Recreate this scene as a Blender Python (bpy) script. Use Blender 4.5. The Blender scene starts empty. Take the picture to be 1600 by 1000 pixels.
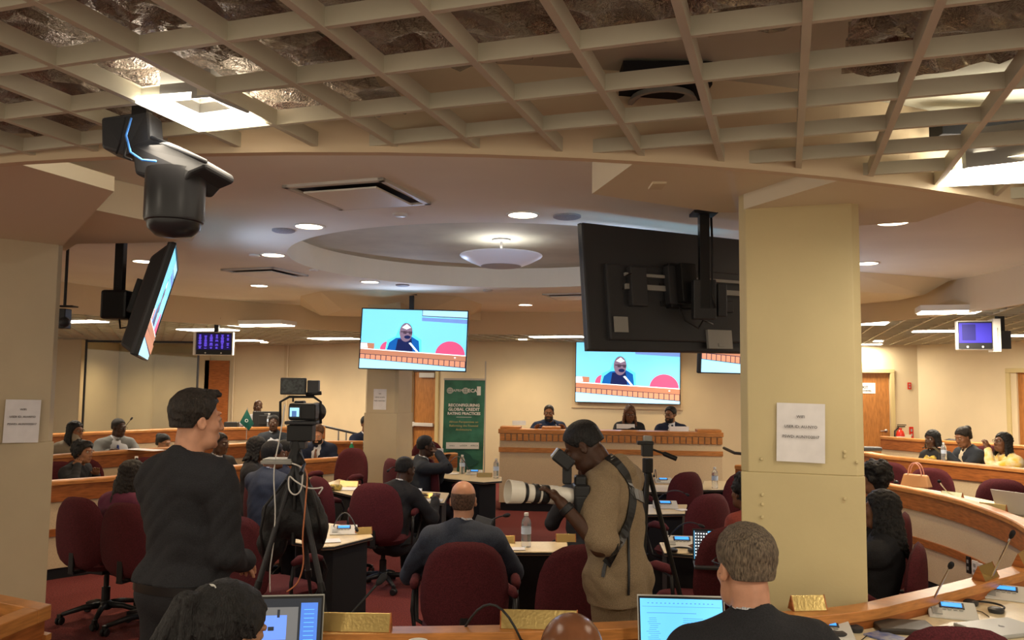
import bpy, bmesh, math, random
import numpy as np
from mathutils import Vector, Matrix, Euler
random.seed(7); np.random.seed(7)
S = bpy.context.scene
COL = S.collection
R = math.radians
# ---------------------------------------------------------------- camera
HC = 1.88; FPX = 1280.0; PITCH = 0.077; ROLL = 0.011
cd = bpy.data.cameras.new('camera'); cam = bpy.data.objects.new('camera', cd); COL.objects.link(cam)
cd.sensor_fit = 'HORIZONTAL'; cd.sensor_width = 36.0; cd.lens = FPX / 1600 * 36.0
cd.clip_start = 0.05; cd.clip_end = 100
_f = Vector((0, math.cos(PITCH), math.sin(PITCH)))
_r0 = Vector((1, 0, 0)); _u0 = _r0.cross(_f)
_r = _r0 * math.cos(ROLL) + _u0 * math.sin(ROLL); _u = _r.cross(_f)
_m = Matrix((_r, _u, -_f)).transposed().to_4x4(); _m.translation = (0, 0, HC)
cam.matrix_world = _m
S.camera = cam
# ---------------------------------------------------------------- world, exposure
w = bpy.data.worlds.new('world'); S.world = w; w.use_nodes = True
w.node_tree.nodes['Background'].inputs[0].default_value = (1.0, 0.87, 0.67, 1)
w.node_tree.nodes['Background'].inputs[1].default_value = 0.95
S.view_settings.view_transform = 'Standard'; S.view_settings.look = 'None'
S.view_settings.exposure = 0.32; S.view_settings.gamma = 1.0; S.view_settings.use_curve_mapping = False
WARM = (1.0, 0.74, 0.45); NEUT = (1.0, 0.86, 0.66)

def area(loc, size, power, col=NEUT, sy=None, rot=(0, 0, 0), spread=180):
    l = bpy.data.lights.new('lamp_light', 'AREA'); l.energy = power; l.color = col
    l.shape = 'RECTANGLE'; l.size = size; l.size_y = sy or size; l.spread = R(spread)
    o = bpy.data.objects.new('lamp_light', l); o.location = loc; o.rotation_euler = rot; COL.objects.link(o); return o
def spot(loc, power, col=WARM, ang=120, blend=0.9, rad=0.07):
    l = bpy.data.lights.new('lamp_light', 'SPOT'); l.energy = power; l.color = col
    l.spot_size = R(ang); l.spot_blend = blend; l.shadow_soft_size = rad
    o = bpy.data.objects.new('lamp_light', l); o.location = loc; COL.objects.link(o); return o

# ---------------------------------------------------------------- pixel -> point
def ray(px, py): return _f + _r * ((px - 800) / FPX) + _u * ((500 - py) / FPX)
def at(px, py, h):
    d = ray(px, py); t = (h - HC) / d.z
    return Vector((d.x * t, d.y * t, h))
def atd(px, py, Y):
    d = ray(px, py); t = Y / d.y
    return Vector((d.x * t, Y, HC + d.z * t))

# ---------------------------------------------------------------- materials
def s2l(c): return tuple((x / 12.92 if x <= 0.04045 else ((x + 0.055) / 1.055) ** 2.4) for x in c)
def rgb(r, g, b): return s2l((r / 255, g / 255, b / 255))
MATS = {}
def mat(name, col, rough=0.6, metal=0.0, noise=None, bump=0.0, bscale=60, var=0.12, emit=0, ecol=None, spec=0.4,
        trans=0, stretch=(1, 1, 1), col2=None, coat=0, ior=1.45, rot=None, alpha=1):
    if name in MATS: return MATS[name]
    m = bpy.data.materials.new(name); m.use_nodes = True; nt = m.node_tree; b = nt.nodes['Principled BSDF']
    b.inputs['Base Color'].default_value = (*col, 1); b.inputs['Roughness'].default_value = rough
    b.inputs['Metallic'].default_value = metal; b.inputs['Specular IOR Level'].default_value = spec
    b.inputs['Coat Weight'].default_value = coat; b.inputs['IOR'].default_value = ior
    if trans: b.inputs['Transmission Weight'].default_value = trans
    if alpha < 1: b.inputs['Alpha'].default_value = alpha
    if emit:
        b.inputs['Emission Color'].default_value = (*(ecol or col), 1); b.inputs['Emission Strength'].default_value = emit
    if noise or bump:
        tc = nt.nodes.new('ShaderNodeTexCoord'); mp = nt.nodes.new('ShaderNodeMapping')
        mp.inputs['Scale'].default_value = stretch
        if rot: mp.inputs['Rotation'].default_value = rot
        nt.links.new(tc.outputs['Object'], mp.inputs[0])
    if noise:
        n = nt.nodes.new('ShaderNodeTexNoise'); n.inputs['Scale'].default_value = noise; n.inputs['Detail'].default_value = 6
        nt.links.new(mp.outputs[0], n.inputs['Vector'])
        cr = nt.nodes.new('ShaderNodeValToRGB')
        c2 = col2 or tuple(x * (1 - var) ** 2 for x in col); c1 = tuple(min(1, x * (1 + var)) for x in col)
        cr.color_ramp.elements[0].position = 0.32; cr.color_ramp.elements[0].color = (*c2, 1)
        cr.color_ramp.elements[1].position = 0.68; cr.color_ramp.elements[1].color = (*c1, 1)
        nt.links.new(n.outputs[0], cr.inputs[0]); nt.links.new(cr.outputs[0], b.inputs['Base Color'])
    if bump:
        n2 = nt.nodes.new('ShaderNodeTexNoise'); n2.inputs['Scale'].default_value = bscale; n2.inputs['Detail'].default_value = 4
        nt.links.new(mp.outputs[0], n2.inputs['Vector'])
        bp = nt.nodes.new('ShaderNodeBump'); bp.inputs['Strength'].default_value = bump; bp.inputs['Distance'].default_value = 0.01
        nt.links.new(n2.outputs[0], bp.inputs['Height']); nt.links.new(bp.outputs[0], b.inputs['Normal'])
    MATS[name] = m; return m
M = {}
M['wall'] = mat('cream_wall_paint', (0.66, 0.56, 0.37), 0.7, noise=1.5, var=0.03, bump=0.05, bscale=150)
M['column'] = mat('column_paint', (0.60, 0.50, 0.27), 0.45, noise=2, var=0.04, bump=0.06, bscale=40)
M['columnl'] = mat('column_paint_beige', (0.52, 0.43, 0.28), 0.6, noise=2, var=0.05, bump=0.06, bscale=40)
M['disc'] = mat('dome_plaster', (0.86, 0.83, 0.72), 0.8, noise=1.2, var=0.03)
M['rim'] = mat('rim_paint', (0.66, 0.53, 0.35), 0.6)
M['soffit'] = mat('soffit_paint', (0.74, 0.66, 0.48), 0.7)
M['grid'] = mat('grid_plastic', (0.53, 0.50, 0.38), 0.42, noise=3, var=0.06, bump=0.1, bscale=12)
M['slab'] = mat('void_slab', (0.55, 0.55, 0.45), 0.8, noise=2, var=0.08)
M['carpet'] = mat('red_carpet', (0.17, 0.030, 0.028), 0.95, noise=90, var=0.35, bump=0.6, bscale=400)
M['wood'] = mat('oak_veneer', (0.50, 0.205, 0.055), 0.38, noise=9, var=0.16, stretch=(1, 1, 9), bump=0.03, bscale=120)
M['wooddk'] = mat('cherry_veneer', (0.36, 0.115, 0.028), 0.4, noise=9, var=0.2, stretch=(1, 1, 8))
M['door'] = mat('door_veneer', (0.40, 0.165, 0.04), 0.42, noise=7, var=0.15, stretch=(7, 7, 1))
M['panel'] = mat('cream_panel', (0.66, 0.52, 0.32), 0.6, noise=120, var=0.06)
M['lam'] = mat('cream_laminate', (0.68, 0.56, 0.36), 0.35, noise=60, var=0.04)
M['black'] = mat('black_plastic', (0.012, 0.012, 0.013), 0.45, bump=0.1, bscale=300)
M['blackm'] = mat('black_matte', (0.010, 0.010, 0.012), 0.8)
M['dark'] = mat('dark_grey_plastic', (0.035, 0.036, 0.04), 0.42, bump=0.1, bscale=300)
M['grey'] = mat('grey_plastic', (0.32, 0.32, 0.30), 0.4)
M['lgrey'] = mat('light_grey_plastic', (0.55, 0.54, 0.50), 0.4)
M['steel'] = mat('brushed_steel', (0.55, 0.54, 0.52), 0.28, 1.0)
M['gold'] = mat('brass_plate', (0.75, 0.56, 0.22), 0.28, 1.0, bump=0.1, bscale=90)
M['fabric'] = mat('maroon_chair_fabric', (0.088, 0.012, 0.017), 0.9, noise=160, var=0.25, bump=0.35, bscale=500)
M['white'] = mat('white_paper', (0.78, 0.76, 0.76), 0.6, noise=14, var=0.03)
M['ink'] = mat('black_ink', (0.02, 0.02, 0.02), 0.7)
M['whitep'] = mat('white_paint', (0.75, 0.73, 0.68), 0.4)
M['red'] = mat('red_enamel', (0.55, 0.03, 0.015), 0.3)
M['frame'] = mat('door_frame_paint', (0.55, 0.45, 0.22), 0.45)
M['lit'] = mat('lamp_diffuser_warm', (1, 0.86, 0.62), 0.5, emit=9)
M['litc'] = mat('lamp_diffuser_white', (1, 0.93, 0.80), 0.5, emit=7)
M['lcd'] = mat('blue_display', (0.02, 0.10, 0.5), 0.3, emit=1.2, ecol=(0.05, 0.33, 0.95))
M['water'] = mat('clear_bottle_plastic', (0.92, 0.95, 0.97), 0.08, trans=0.85, ior=1.2)
M['blabel'] = mat('bottle_label', (0.55, 0.65, 0.8), 0.5)
def foil_mat():
    m = mat('foil_insulation', (0.72, 0.64, 0.57), 0.17, 1.0); nt = m.node_tree; b = nt.nodes['Principled BSDF']
    tc = nt.nodes.new('ShaderNodeTexCoord')
    v = nt.nodes.new('ShaderNodeTexVoronoi'); v.inputs['Scale'].default_value = 34; v.feature = 'F1'
    n = nt.nodes.new('ShaderNodeTexNoise'); n.inputs['Scale'].default_value = 18; n.inputs['Detail'].default_value = 8
    mx = nt.nodes.new('ShaderNodeMixRGB'); mx.inputs[0].default_value = 0.35
    nt.links.new(tc.outputs['Object'], n.inputs['Vector']); nt.links.new(tc.outputs['Object'], mx.inputs[1])
    nt.links.new(n.outputs['Color'], mx.inputs[2]); nt.links.new(mx.outputs[0], v.inputs['Vector'])
    bp = nt.nodes.new('ShaderNodeBump'); bp.inputs['Strength'].default_value = 1.0; bp.inputs['Distance'].default_value = 0.06
    nt.links.new(v.outputs['Distance'], bp.inputs['Height']); nt.links.new(bp.outputs[0], b.inputs['Normal'])
    return m
M['foil'] = foil_mat()
def fab(name, col, bump=0.3, var=0.12, rough=0.85, scale=250): return mat(name, col, rough, noise=scale, var=var, bump=bump, bscale=scale)

# ---------------------------------------------------------------- mesh builder
class MB:
    def __init__(s): s.v = []; s.f = []; s.m = []; s.mi = 0
    def add(s, vs, fs, T=None):
        o = len(s.v)
        for p in vs: s.v.append(tuple(T @ Vector(p)) if T is not None else tuple(p))
        for f in fs: s.f.append([i + o for i in f]); s.m.append(s.mi)
        return s
    def box(s, c, d, T=None, rz=0):
        x, y, z = d[0] / 2, d[1] / 2, d[2] / 2
        vs = [Vector((a * x, b * y, e * z)) for a in (-1, 1) for b in (-1, 1) for e in (-1, 1)]
        if rz: q = Matrix.Rotation(rz, 3, 'Z'); vs = [q @ p for p in vs]
        vs = [p + Vector(c) for p in vs]
        return s.add(vs, [(0, 1, 3, 2), (4, 6, 7, 5), (0, 4, 5, 1), (2, 3, 7, 6), (0, 2, 6, 4), (1, 5, 7, 3)], T)
    def prism(s, poly, z0, z1, T=None):
        n = len(poly); vs = [(p[0], p[1], z0) for p in poly] + [(p[0], p[1], z1) for p in poly]
        fs = [tuple(range(n))[::-1], tuple(range(n, 2 * n))] + [(i, (i + 1) % n, (i + 1) % n + n, i + n) for i in range(n)]
        return s.add(vs, fs, T)
    def poly(s, pts): return s.add(pts, [tuple(range(len(pts)))])
    def hexa(s, top, bot):
        n = len(top); vs = list(bot) + list(top)
        fs = [tuple(range(n))[::-1], tuple(range(n, 2 * n))] + [(i, (i + 1) % n, (i + 1) % n + n, i + n) for i in range(n)]
        return s.add(vs, fs)
    def tube(s, pts, r, n=10, T=None, cap=True):
        pts = [Vector(p) for p in pts]; k = len(pts); rr = r if hasattr(r, '__len__') else [r] * k
        vs = []; up = None
        for i, p in enumerate(pts):
            t = (pts[min(i + 1, k - 1)] - pts[max(i - 1, 0)]).normalized()
            if up is None: up = Vector((0, 0, 1)) if abs(t.z) < 0.9 else Vector((1, 0, 0))
            a = t.cross(up)
            if a.length < 1e-4: a = t.cross(Vector((0, 1, 0)))
            a.normalize(); b = a.cross(t); up = b
            for j in range(n):
                q = 2 * math.pi * j / n; vs.append(p + (a * math.cos(q) + b * math.sin(q)) * rr[i])
        fs = [(i * n + j, i * n + (j + 1) % n, (i + 1) * n + (j + 1) % n, (i + 1) * n + j) for i in range(k - 1) for j in range(n)]
        if cap: fs += [tuple(range(n)), tuple(range((k - 1) * n, k * n))[::-1]]
        return s.add(vs, fs, T)
    def lathe(s, prof, c=(0, 0, 0), n=24, T=None, cap=True):
        k = len(prof); vs = [(c[0] + r * math.cos(2 * math.pi * j / n), c[1] + r * math.sin(2 * math.pi * j / n), c[2] + z) for r, z in prof for j in range(n)]
        fs = [(i * n + j, i * n + (j + 1) % n, (i + 1) * n + (j + 1) % n, (i + 1) * n + j) for i in range(k - 1) for j in range(n)]
        if cap: fs += [tuple(range(n))[::-1], tuple(range((k - 1) * n, k * n))]
        return s.add(vs, fs, T)
    def ball(s, c, r, n=12, T=None):
        rx, ry, rz = r if hasattr(r, '__len__') else (r, r, r); k = n // 2 + 1
        vs = []
        for i in range(k):
            a = math.pi * (i + 0.001) / (k - 1 + 0.002) - math.pi / 2
            for j in range(n):
                q = 2 * math.pi * j / n
                vs.append((c[0] + rx * math.cos(a) * math.cos(q), c[1] + ry * math.cos(a) * math.sin(q), c[2] + rz * math.sin(a)))
        fs = [(i * n + j, i * n + (j + 1) % n, (i + 1) * n + (j + 1) % n, (i + 1) * n + j) for i in range(k - 1) for j in range(n)]
        fs += [tuple(range(n))[::-1], tuple(range((k - 1) * n, k * n))]
        return s.add(vs, fs, T)
    def sweep(s, path, prof, out):
        """path: list of 2D points; prof: closed list (offset, z); out(i) -> outward 2D unit"""
        n = len(prof); k = len(path); vs = []
        for i, p in enumerate(path):
            o = out[i]
            for a, z in prof: vs.append((p[0] + o[0] * a, p[1] + o[1] * a, z))
        fs = [(i * n + j, i * n + (j + 1) % n, (i + 1) * n + (j + 1) % n, (i + 1) * n + j) for i in range(k - 1) for j in range(n)]
        fs += [tuple(range(n)), tuple(range((k - 1) * n, k * n))[::-1]]
        return s.add(vs, fs)
    def build(s, name, mats, parent=None, smooth=False, bevel=0, keep=False, fix=True, seg=2):
        me = bpy.data.meshes.new(name); me.from_pydata(s.v, [], s.f)
        if not isinstance(mats, (list, tuple)): mats = [mats]
        for m_ in mats: me.materials.append(m_)
        if len(mats) > 1:
            for p, i in zip(me.polygons, s.m): p.material_index = i
        if fix:
            bm = bmesh.new(); bm.from_mesh(me); bmesh.ops.recalc_face_normals(bm, faces=bm.faces); bm.to_mesh(me); bm.free()
        if smooth:
            for p in me.polygons: p.use_smooth = True
            if smooth != 'all': me.set_sharp_from_angle(angle=R(40))
        o = bpy.data.objects.new(name, me); COL.objects.link(o)
        if parent is not None: o.parent = parent
        if bevel:
            b = o.modifiers.new('bevel', 'BEVEL'); b.width = bevel; b.segments = seg; b.limit_method = 'ANGLE'; b.angle_limit = R(35)
        return o
def tag(o, label=None, cat=None, group=None, kind=None):
    if label: o['label'] = label
    if cat: o['category'] = cat
    if group: o['group'] = group
    if kind: o['kind'] = kind
    return o
def empty(name, loc=(0, 0, 0), rz=0, label=None, cat=None, group=None):
    o = bpy.data.objects.new(name, None); COL.objects.link(o); o.location = loc; o.rotation_euler = (0, 0, rz)
    o.empty_display_size = 0.1
    return tag(o, label, cat, group)
def struct(name, mb, m, **k): return tag(mb.build(name, m, **k), kind='structure')
def children(o): return [c for c in bpy.data.objects if c.parent == o]
def copy_tree(o, parent=None):
    c = o.copy(); COL.objects.link(c)
    if parent is not None: c.parent = parent
    for ch in CH.get(o.name, []) or children(o):
        copy_tree(ch, c)
    return c
CH = {}
def dup(src, loc, rz, label, group=None):
    c = copy_tree(src); c.location = loc; c.rotation_euler = (0, 0, rz); c['label'] = label
    if group: c['group'] = group
    return c
def text_mesh(txt, size, m, name='lettering', parent=None, T=None, ext=0.0006, align='CENTER', bold=0):
    cu = bpy.data.curves.new('t', 'FONT'); cu.body = txt; cu.size = size; cu.align_x = align; cu.align_y = 'CENTER'; cu.extrude = ext
    cu.offset = bold; cu.resolution_u = 2; cu.fill_mode = 'BOTH'
    o = bpy.data.objects.new('t', cu); COL.objects.link(o)
    dg = bpy.context.evaluated_depsgraph_get(); me = bpy.data.meshes.new_from_object(o.evaluated_get(dg))
    bpy.data.objects.remove(o); bpy.data.curves.remove(cu)
    me.materials.clear(); me.materials.append(m)
    if T is not None: me.transform(T)
    ob = bpy.data.objects.new(name, me); COL.objects.link(ob)
    if parent is not None: ob.parent = parent
    return ob
def smooth_path(pts, sub=8):
    P = [Vector(p[:2]) for p in pts]; P = [P[0] * 2 - P[1]] + P + [P[-1] * 2 - P[-2]]; out = []
    for i in range(1, len(P) - 2):
        a, b, c, d = P[i - 1:i + 3]
        for j in range(sub):
            t = j / sub
            out.append(0.5 * ((2 * b) + (c - a) * t + (2 * a - 5 * b + 4 * c - d) * t * t + (3 * b - a - 3 * c + d) * t ** 3))
    out.append(P[-2]); return out
def outs(path, cen):
    r = []
    for i, p in enumerate(path):
        t = (path[min(i + 1, len(path) - 1)] - path[max(i - 1, 0)]).normalized(); n = Vector((t.y, -t.x))
        if n.dot(p - Vector(cen)) < 0: n = -n
        r.append(n)
    return r
# ================================================================ the room
HG = 2.68; HDOME = 3.02; CX, CY, RR = -0.45, 7.95, 5.15; TH = 0.322
UU = Vector((math.cos(TH), -math.sin(TH))); VV = Vector((math.sin(TH), math.cos(TH)))
m = MB(); m.poly([(-13, 1.9, 0), (12, 1.9, 0), (12, 20, 0), (-13, 20, 0)]); m.poly([(-13, -2, 0), (12, -2, 0), (12, 1.9, 0), (-13, 1.9, 0)])
struct('floor', m, M['carpet'], fix=False)
def wall(name, a, b, holes=(), z1=HG + 0.35, th=0.15, m_=None):
    """slab from a to b; holes = list of (s0, s1, ztop) door openings measured along the wall"""
    mb = MB(); a = Vector(a); b = Vector(b); L = (b - a).length; t = (b - a) / L; n = Vector((-t.y, t.x))
    if n.dot(Vector((CX, CY)) - a) > 0: n = -n
    def seg(s0, s1, z0, z1_):
        p, q = a + t * s0, a + t * s1; mb.prism([p, q, q + n * th, p + n * th], z0, z1_)
    s = 0
    for s0, s1, zt in holes:
        seg(s, s0, 0, z1); seg(s0, s1, zt, z1); s = s1
    seg(s, L, 0, z1)
    return struct(name, mb, m_ or M['wall'])
W = [(-11.6, 12.5), (-11.0, 18.8), (-5.25, 18.95), (-2.7, 16.9), (-0.9, 16.0), (7.7, 15.55), (8.55, 13.9), (9.6, 11.2), (10.2, 5.0)]
def along(i, px): # distance along wall i at the image column px
    a = Vector(W[i]); b = Vector(W[i + 1]); k = (px - 800) / FPX; t = (b - a)
    s = (k * a.y - a.x) / (t.x - k * t.y); return s * t.length
TZ = 0.12
dA = (along(3, 647), along(3, 683)); dB = (along(4, 1338), along(4, 1390)); dB = (dB[1] - 0.92, dB[1]); dC = (along(6, 1579), along(6, 1579) + 0.95)
wall('wall_left', W[0], W[1]); wall('wall_back_left', W[1], W[2]); wall('wall_corner', W[2], W[3])
wall('wall_back', W[3], W[4], [(dA[0], dA[1], 2.08 + TZ - 0.05)])
wall('wall_front', W[4], W[5], [(dB[0], dB[1], 2.08 + TZ - 0.05)])
wall('wall_corner_right', W[5], W[6]); wall('wall_right', W[6], W[7], [(dC[0], dC[1], 2.15)]); wall('wall_far_right', W[7], W[8])
def door(idx, i, s0, s1, ztop, bar=False, flip=False):
    a = Vector(W[i]); b = Vector(W[i + 1]); t = (b - a).normalized(); n = Vector((-t.y, t.x))
    if n.dot(Vector((CX, CY)) - a) < 0: n = -n
    T = Matrix.Translation((*(a + t * s0), 0)) @ Matrix(((t.x, n.x, 0, 0), (t.y, n.y, 0, 0), (0, 0, 1, 0), (0, 0, 0, 1)))
    wd = s1 - s0; d = MB(); d.box((wd / 2, -0.06, ztop / 2 + 0.06), (wd - 0.01, 0.045, ztop - 0.12), T)
    o = struct('door_%d' % idx, d, M['door'], bevel=0.003)
    f = MB(); fw = 0.075
    f.box((-fw / 2, 0.01, ztop / 2), (fw, 0.06, ztop), T); f.box((wd + fw / 2, 0.01, ztop / 2), (fw, 0.06, ztop), T); f.box((wd / 2, 0.01, ztop + fw / 2), (wd + 2 * fw, 0.06, fw), T)
    f.build('door_frame', M['frame'], o, bevel=0.006)
    h = MB()
    if bar:
        h.box((wd / 2, 0.02, 1.04), (wd * 0.85, 0.05, 0.07), T); h.box((0.03, 0.01, 1.04), (0.05, 0.06, 0.1), T); h.build('push_bar', M['lgrey'], o, bevel=0.008)
        c = MB(); c.box((wd * 0.62, 0.0, ztop - 0.13), (0.36, 0.07, 0.1), T); c.build('door_closer', M['lgrey'], o, bevel=0.01)
        c = MB(); c.box((wd / 2, -0.02, ztop - 0.04), (wd * .98, 0.05, 0.04), T); c.build('closer_arm', M['dark'], o)
    else:
        x = wd - 0.08
        h.lathe([(0.032, -0.01), (0.032, 0.012), (0.014, 0.016), (0.014, 0.05), (0.0001, 0.05)], (0, 0, 0), 16, T @ Matrix.Translation((x, -0.035, 1.06)) @ Matrix.Rotation(-math.pi / 2, 4, 'X'))
        h.tube([(x, 0.02, 1.06), (x - 0.05, 0.025, 1.06), (x - 0.12, 0.02, 1.055)], 0.011, 8, T); h.build('door_handle', M['steel'], o, smooth=True)
    return o, T
door(1, 3, dA[0], dA[1], 2.08 + TZ - 0.05, bar=True)
od, Td = door(2, 4, dB[0], dB[1], 2.08 + TZ - 0.05)
door(3, 6, dC[0], dC[1], 2.15)
# paper sign on the right-hand door
pm = MB(); pm.box((dB[1] - dB[0] - 0.47, -0.034, 1.86), (0.42, 0.004, 0.2), Td); sg = tag(pm.build('paper_sign', M['white']), 'white landscape paper sign reading EXIT on the brown door behind the right tiers', 'sign')
text_mesh('EXIT', 0.075, M['ink'], 'lettering', sg, Td @ Matrix.Translation((dB[1] - dB[0] - 0.47, -0.029, 1.875)) @ Matrix.Rotation(math.pi / 2, 4, 'X'), bold=0.001)
text_mesh('VIA THE STAIRWELL', 0.03, M['ink'], 'lettering', sg, Td @ Matrix.Translation((dB[1] - dB[0] - 0.47, -0.029, 1.81)) @ Matrix.Rotation(math.pi / 2, 4, 'X'), bold=0.001)

# ---- raised tiers (platform floors) left and right
R2R = smooth_path([(4.75, 12.3), (4.78, 10.94), (5.05, 10.3), (5.65, 9.1), (6.1, 7.6), (6.2, 5.6)], 5)
R2L = smooth_path([(-5.6, 8.6), (-5.24, 9.5), (-5.01, 9.88), (-4.58, 10.52), (-3.34, 11.97), (-2.19, 12.25)], 5)
R3L = smooth_path([(-6.9, 10.3), (-6.27, 11.33), (-5.61, 12.35), (-5.1, 12.95), (-4.12, 13.45), (-3.1, 13.8)], 5)
R3R = smooth_path([(5.9, 13.2), (6.39, 12.32), (7.18, 11.25), (7.5, 9.8), (7.6, 8.0)], 5)
def tier(path, z0, z1, outer):
    mb = MB(); mb.prism([tuple(p) for p in path] + outer, z0, z1); struct('floor', mb, M['carpet'])
tier(R2R, 0.001, TZ, [(10, 5.6), (9.45, 11.2), (8.4, 13.9), (7.55, 15.45), (4.4, 15.6), (4.4, 12.6)])
tier(R2L, 0.001, TZ, [(-2.2, 13.0), (-2.75, 16.7), (-5.3, 18.8), (-10.8, 18.65), (-11.3, 12.5), (-8, 8.6)])
tier(R3L, TZ, 0.3, [(-3.1, 16.9), (-5.3, 18.75), (-10.8, 18.6), (-11.2, 12.5), (-8, 10.3)])
tier(R3R, TZ, 0.3, [(9.9, 8), (9.4, 11.2), (8.35, 13.9), (6.9, 14.0), (6.0, 13.6)])

# ---- ceiling
slab = MB(); slab.box((-0.5, 9, HG + 0.62), (26, 22.5, 0.1)); 
def ring_pts(r, n=72): return [Vector((CX + r * math.cos(2 * math.pi * i / n), CY + r * math.sin(2 * math.pi * i / n))) for i in range(n)]
NR = 96
void = MB()   # the soffit above the egg-crate grid: an annulus outside the dome
ip = ring_pts(RR + 0.02, NR); op = [Vector((CX + 16 * math.cos(2 * math.pi * i / NR), CY + 16 * math.sin(2 * math.pi * i / NR))) for i in range(NR)]
for i in range(NR):
    j = (i + 1) % NR; void.poly([(*ip[i], HG + 0.30), (*ip[j], HG + 0.30), (*op[j], HG + 0.30), (*op[i], HG + 0.30)])
struct('ceiling', void, M['slab'], fix=False)
struct('ceiling', slab, M['slab'])
dome = MB(); DC = (-0.1, 7.75); DR = 1.98
dp = [Vector((DC[0] + DR * math.cos(2 * math.pi * i / NR), DC[1] + DR * math.sin(2 * math.pi * i / NR))) for i in range(NR)]
for i in range(NR):
    j = (i + 1) % NR
    dome.poly([(*dp[i], HDOME), (*dp[j], HDOME), (*ip[j], HDOME), (*ip[i], HDOME)])
    dome.poly([(*dp[i], HDOME), (*dp[j], HDOME), (*dp[j], HDOME + 0.26), (*dp[i], HDOME + 0.26)])
dome.poly([(*p, HDOME + 0.26) for p in dp])
struct('ceiling', dome, M['disc'], fix=False)
fas = MB()
for i in range(NR):
    j = (i + 1) % NR; a, b = ip[i], ip[j]; oa, ob = ring_pts(RR + 0.06, NR)[i], ring_pts(RR + 0.06, NR)[j]
    fas.hexa([(*a, HDOME), (*b, HDOME), (*ob, HDOME), (*oa, HDOME)], [(*a, HG - 0.02), (*b, HG - 0.02), (*ob, HG - 0.02), (*oa, HG - 0.02)])
struct('trim_1', fas, M['rim'])
# egg-crate grid
g = MB(); G0 = Vector((-0.10, 2.005)); SU, SV = 0.262, 0.291; GD = 0.05; GT = 0.016
def clip_line(p, d, rng):
    """segments of p + s d outside the dome circle"""
    c = Vector((CX, CY)); q = p - c; bb = q.dot(d); cc = q.dot(q) - (RR + 0.05) ** 2; disc = bb * bb - cc
    if disc <= 0: return [rng]
    s0, s1 = -bb - math.sqrt(disc), -bb + math.sqrt(disc); o = []
    if rng[0] < s0: o.append((rng[0], min(s0, rng[1])))
    if s1 < rng[1]: o.append((max(s1, rng[0]), rng[1]))
    return o
def inroom(p):
    n = len(W); pts = W + [(10.2, 0.5), (-11.6, 0.5)]; c = False; j = len(pts) - 1
    for i in range(len(pts)):
        xi, yi = pts[i]; xj, yj = pts[j]
        if (yi > p.y) != (yj > p.y) and p.x < (xj - xi) * (p.y - yi) / (yj - yi) + xi: c = not c
        j = i
    return c
def beam(p, d, s0, s1, tt):
    n = Vector((-d.y, d.x)) * tt / 2; st = 0.5; a = None; s = s0   # trim to the room
    while s < s1 and not inroom(p + d * s): s += 0.1
    e = s1
    while e > s and not inroom(p + d * e): e -= 0.1
    if e - s < 0.05: return
    a, b = p + d * s, p + d * e
    if max(a.y, b.y) < 0.6: return
    g.prism([a - n, b - n, b + n, a + n], HG + (0.0015 if tt == GT else 0), HG + GD - (0.0015 if tt == GT else 0))
for i in range(-48, 44):
    p = G0 + UU * SU * i
    for s in clip_line(p, VV, (-4.5, 19)): beam(p, VV, s[0], s[1], 0.021)
for j in range(-6, 56):
    p = G0 + VV * SV * j
    for s in clip_line(p, UU, (-16, 13)): beam(p, UU, s[0], s[1], GT)
tag(struct('ceiling_grid', g, M['grid']), kind='structure')

# ---- columns with their flared heads and dropped soffit blocks
def col(cx, cy, w, m_, cut=1.47, ax=None):
    mb = MB(); h = w / 2; k = 0.035; ua, va = ax or (UU, VV)
    def q(a, b, s=0): return Vector((cx, cy)) + ua * a + va * b
    lo = [q(-h, -h), q(h, -h), q(h, h), q(-h, h)]
    mb.prism(lo, 0, cut)
    up = [q(-h + k, -h), q(h - k, -h), q(h, -h + k), q(h, h - k), q(h - k, h), q(-h + k, h), q(-h, h - k), q(-h, -h + k)]
    mb.prism(up, cut, HDOME)
    o = struct('wall_pillar', mb, m_, bevel=0.004)
    return o
COLS = [(1.455, 4.15, 0.55, 'column'), (-3.39, 5.37, 0.60, 'columnl', (Vector((.7071, .7071)), Vector((-.7071, .7071)))), (-1.64, 11.05, 0.48, 'columnl'), (2.85, 8.75, 0.42, 'column')]
PIL = [col(a[0], a[1], a[2], M[a[3]], ax=a[4] if len(a) > 4 else None) for a in COLS]
for px_, py_ in [(1190, 717), (1191, 773), (1191, 788), (1191, 808), (1320, 706), (1320, 713), (1320, 779), (1339, 722)]:
    cc = Vector((1.455, 4.15)) - VV * .2765; kk = (px_ - 800) / FPX; ss = (kk * cc.y - cc.x) / (UU.x - kk * UU.y); cc = cc + UU * ss; p = atd(px_, py_, cc.y); rv = MB(); rv.ball((p.x, p.y, p.z), (0.009, 0.006, 0.009), 8); rv.build('bolt_cap', M['column'], PIL[0], smooth=True)
def arc(p0, p1, n=10, r=RR + 0.03):
    a0 = math.atan2(p0.y - CY, p0.x - CX); a1 = math.atan2(p1.y - CY, p1.x - CX); return [Vector((CX + r * math.cos(a0 + (a1 - a0) * i / n), CY + r * math.sin(a0 + (a1 - a0) * i / n))) for i in range(n + 1)]
def block(px_pts, z, ctr, name, m_='soffit', top=None):
    """soffit slab hugging the rim: inner corners from px_pts, outer edge along the rim circle"""
    pts = [at(x, y, z).to_2d() for x, y in px_pts] + [Vector(c) for c in ctr]; mb = MB(); mb.prism([tuple(p) for p in pts + arc(pts[-1], pts[0])], z, top or HDOME - 0.002); return struct(name, mb, M[m_])
block([(925, 303), (1120, 332), (1170, 332)], 2.82, [(1.75, 4.85), (2.3, 4.6), (2.35, 4.0)], 'trim_2')
block([(1162, 327)], 2.745, [(1.62, 4.0), (1.9, 3.9)], 'trim_2', top=2.825)
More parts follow.
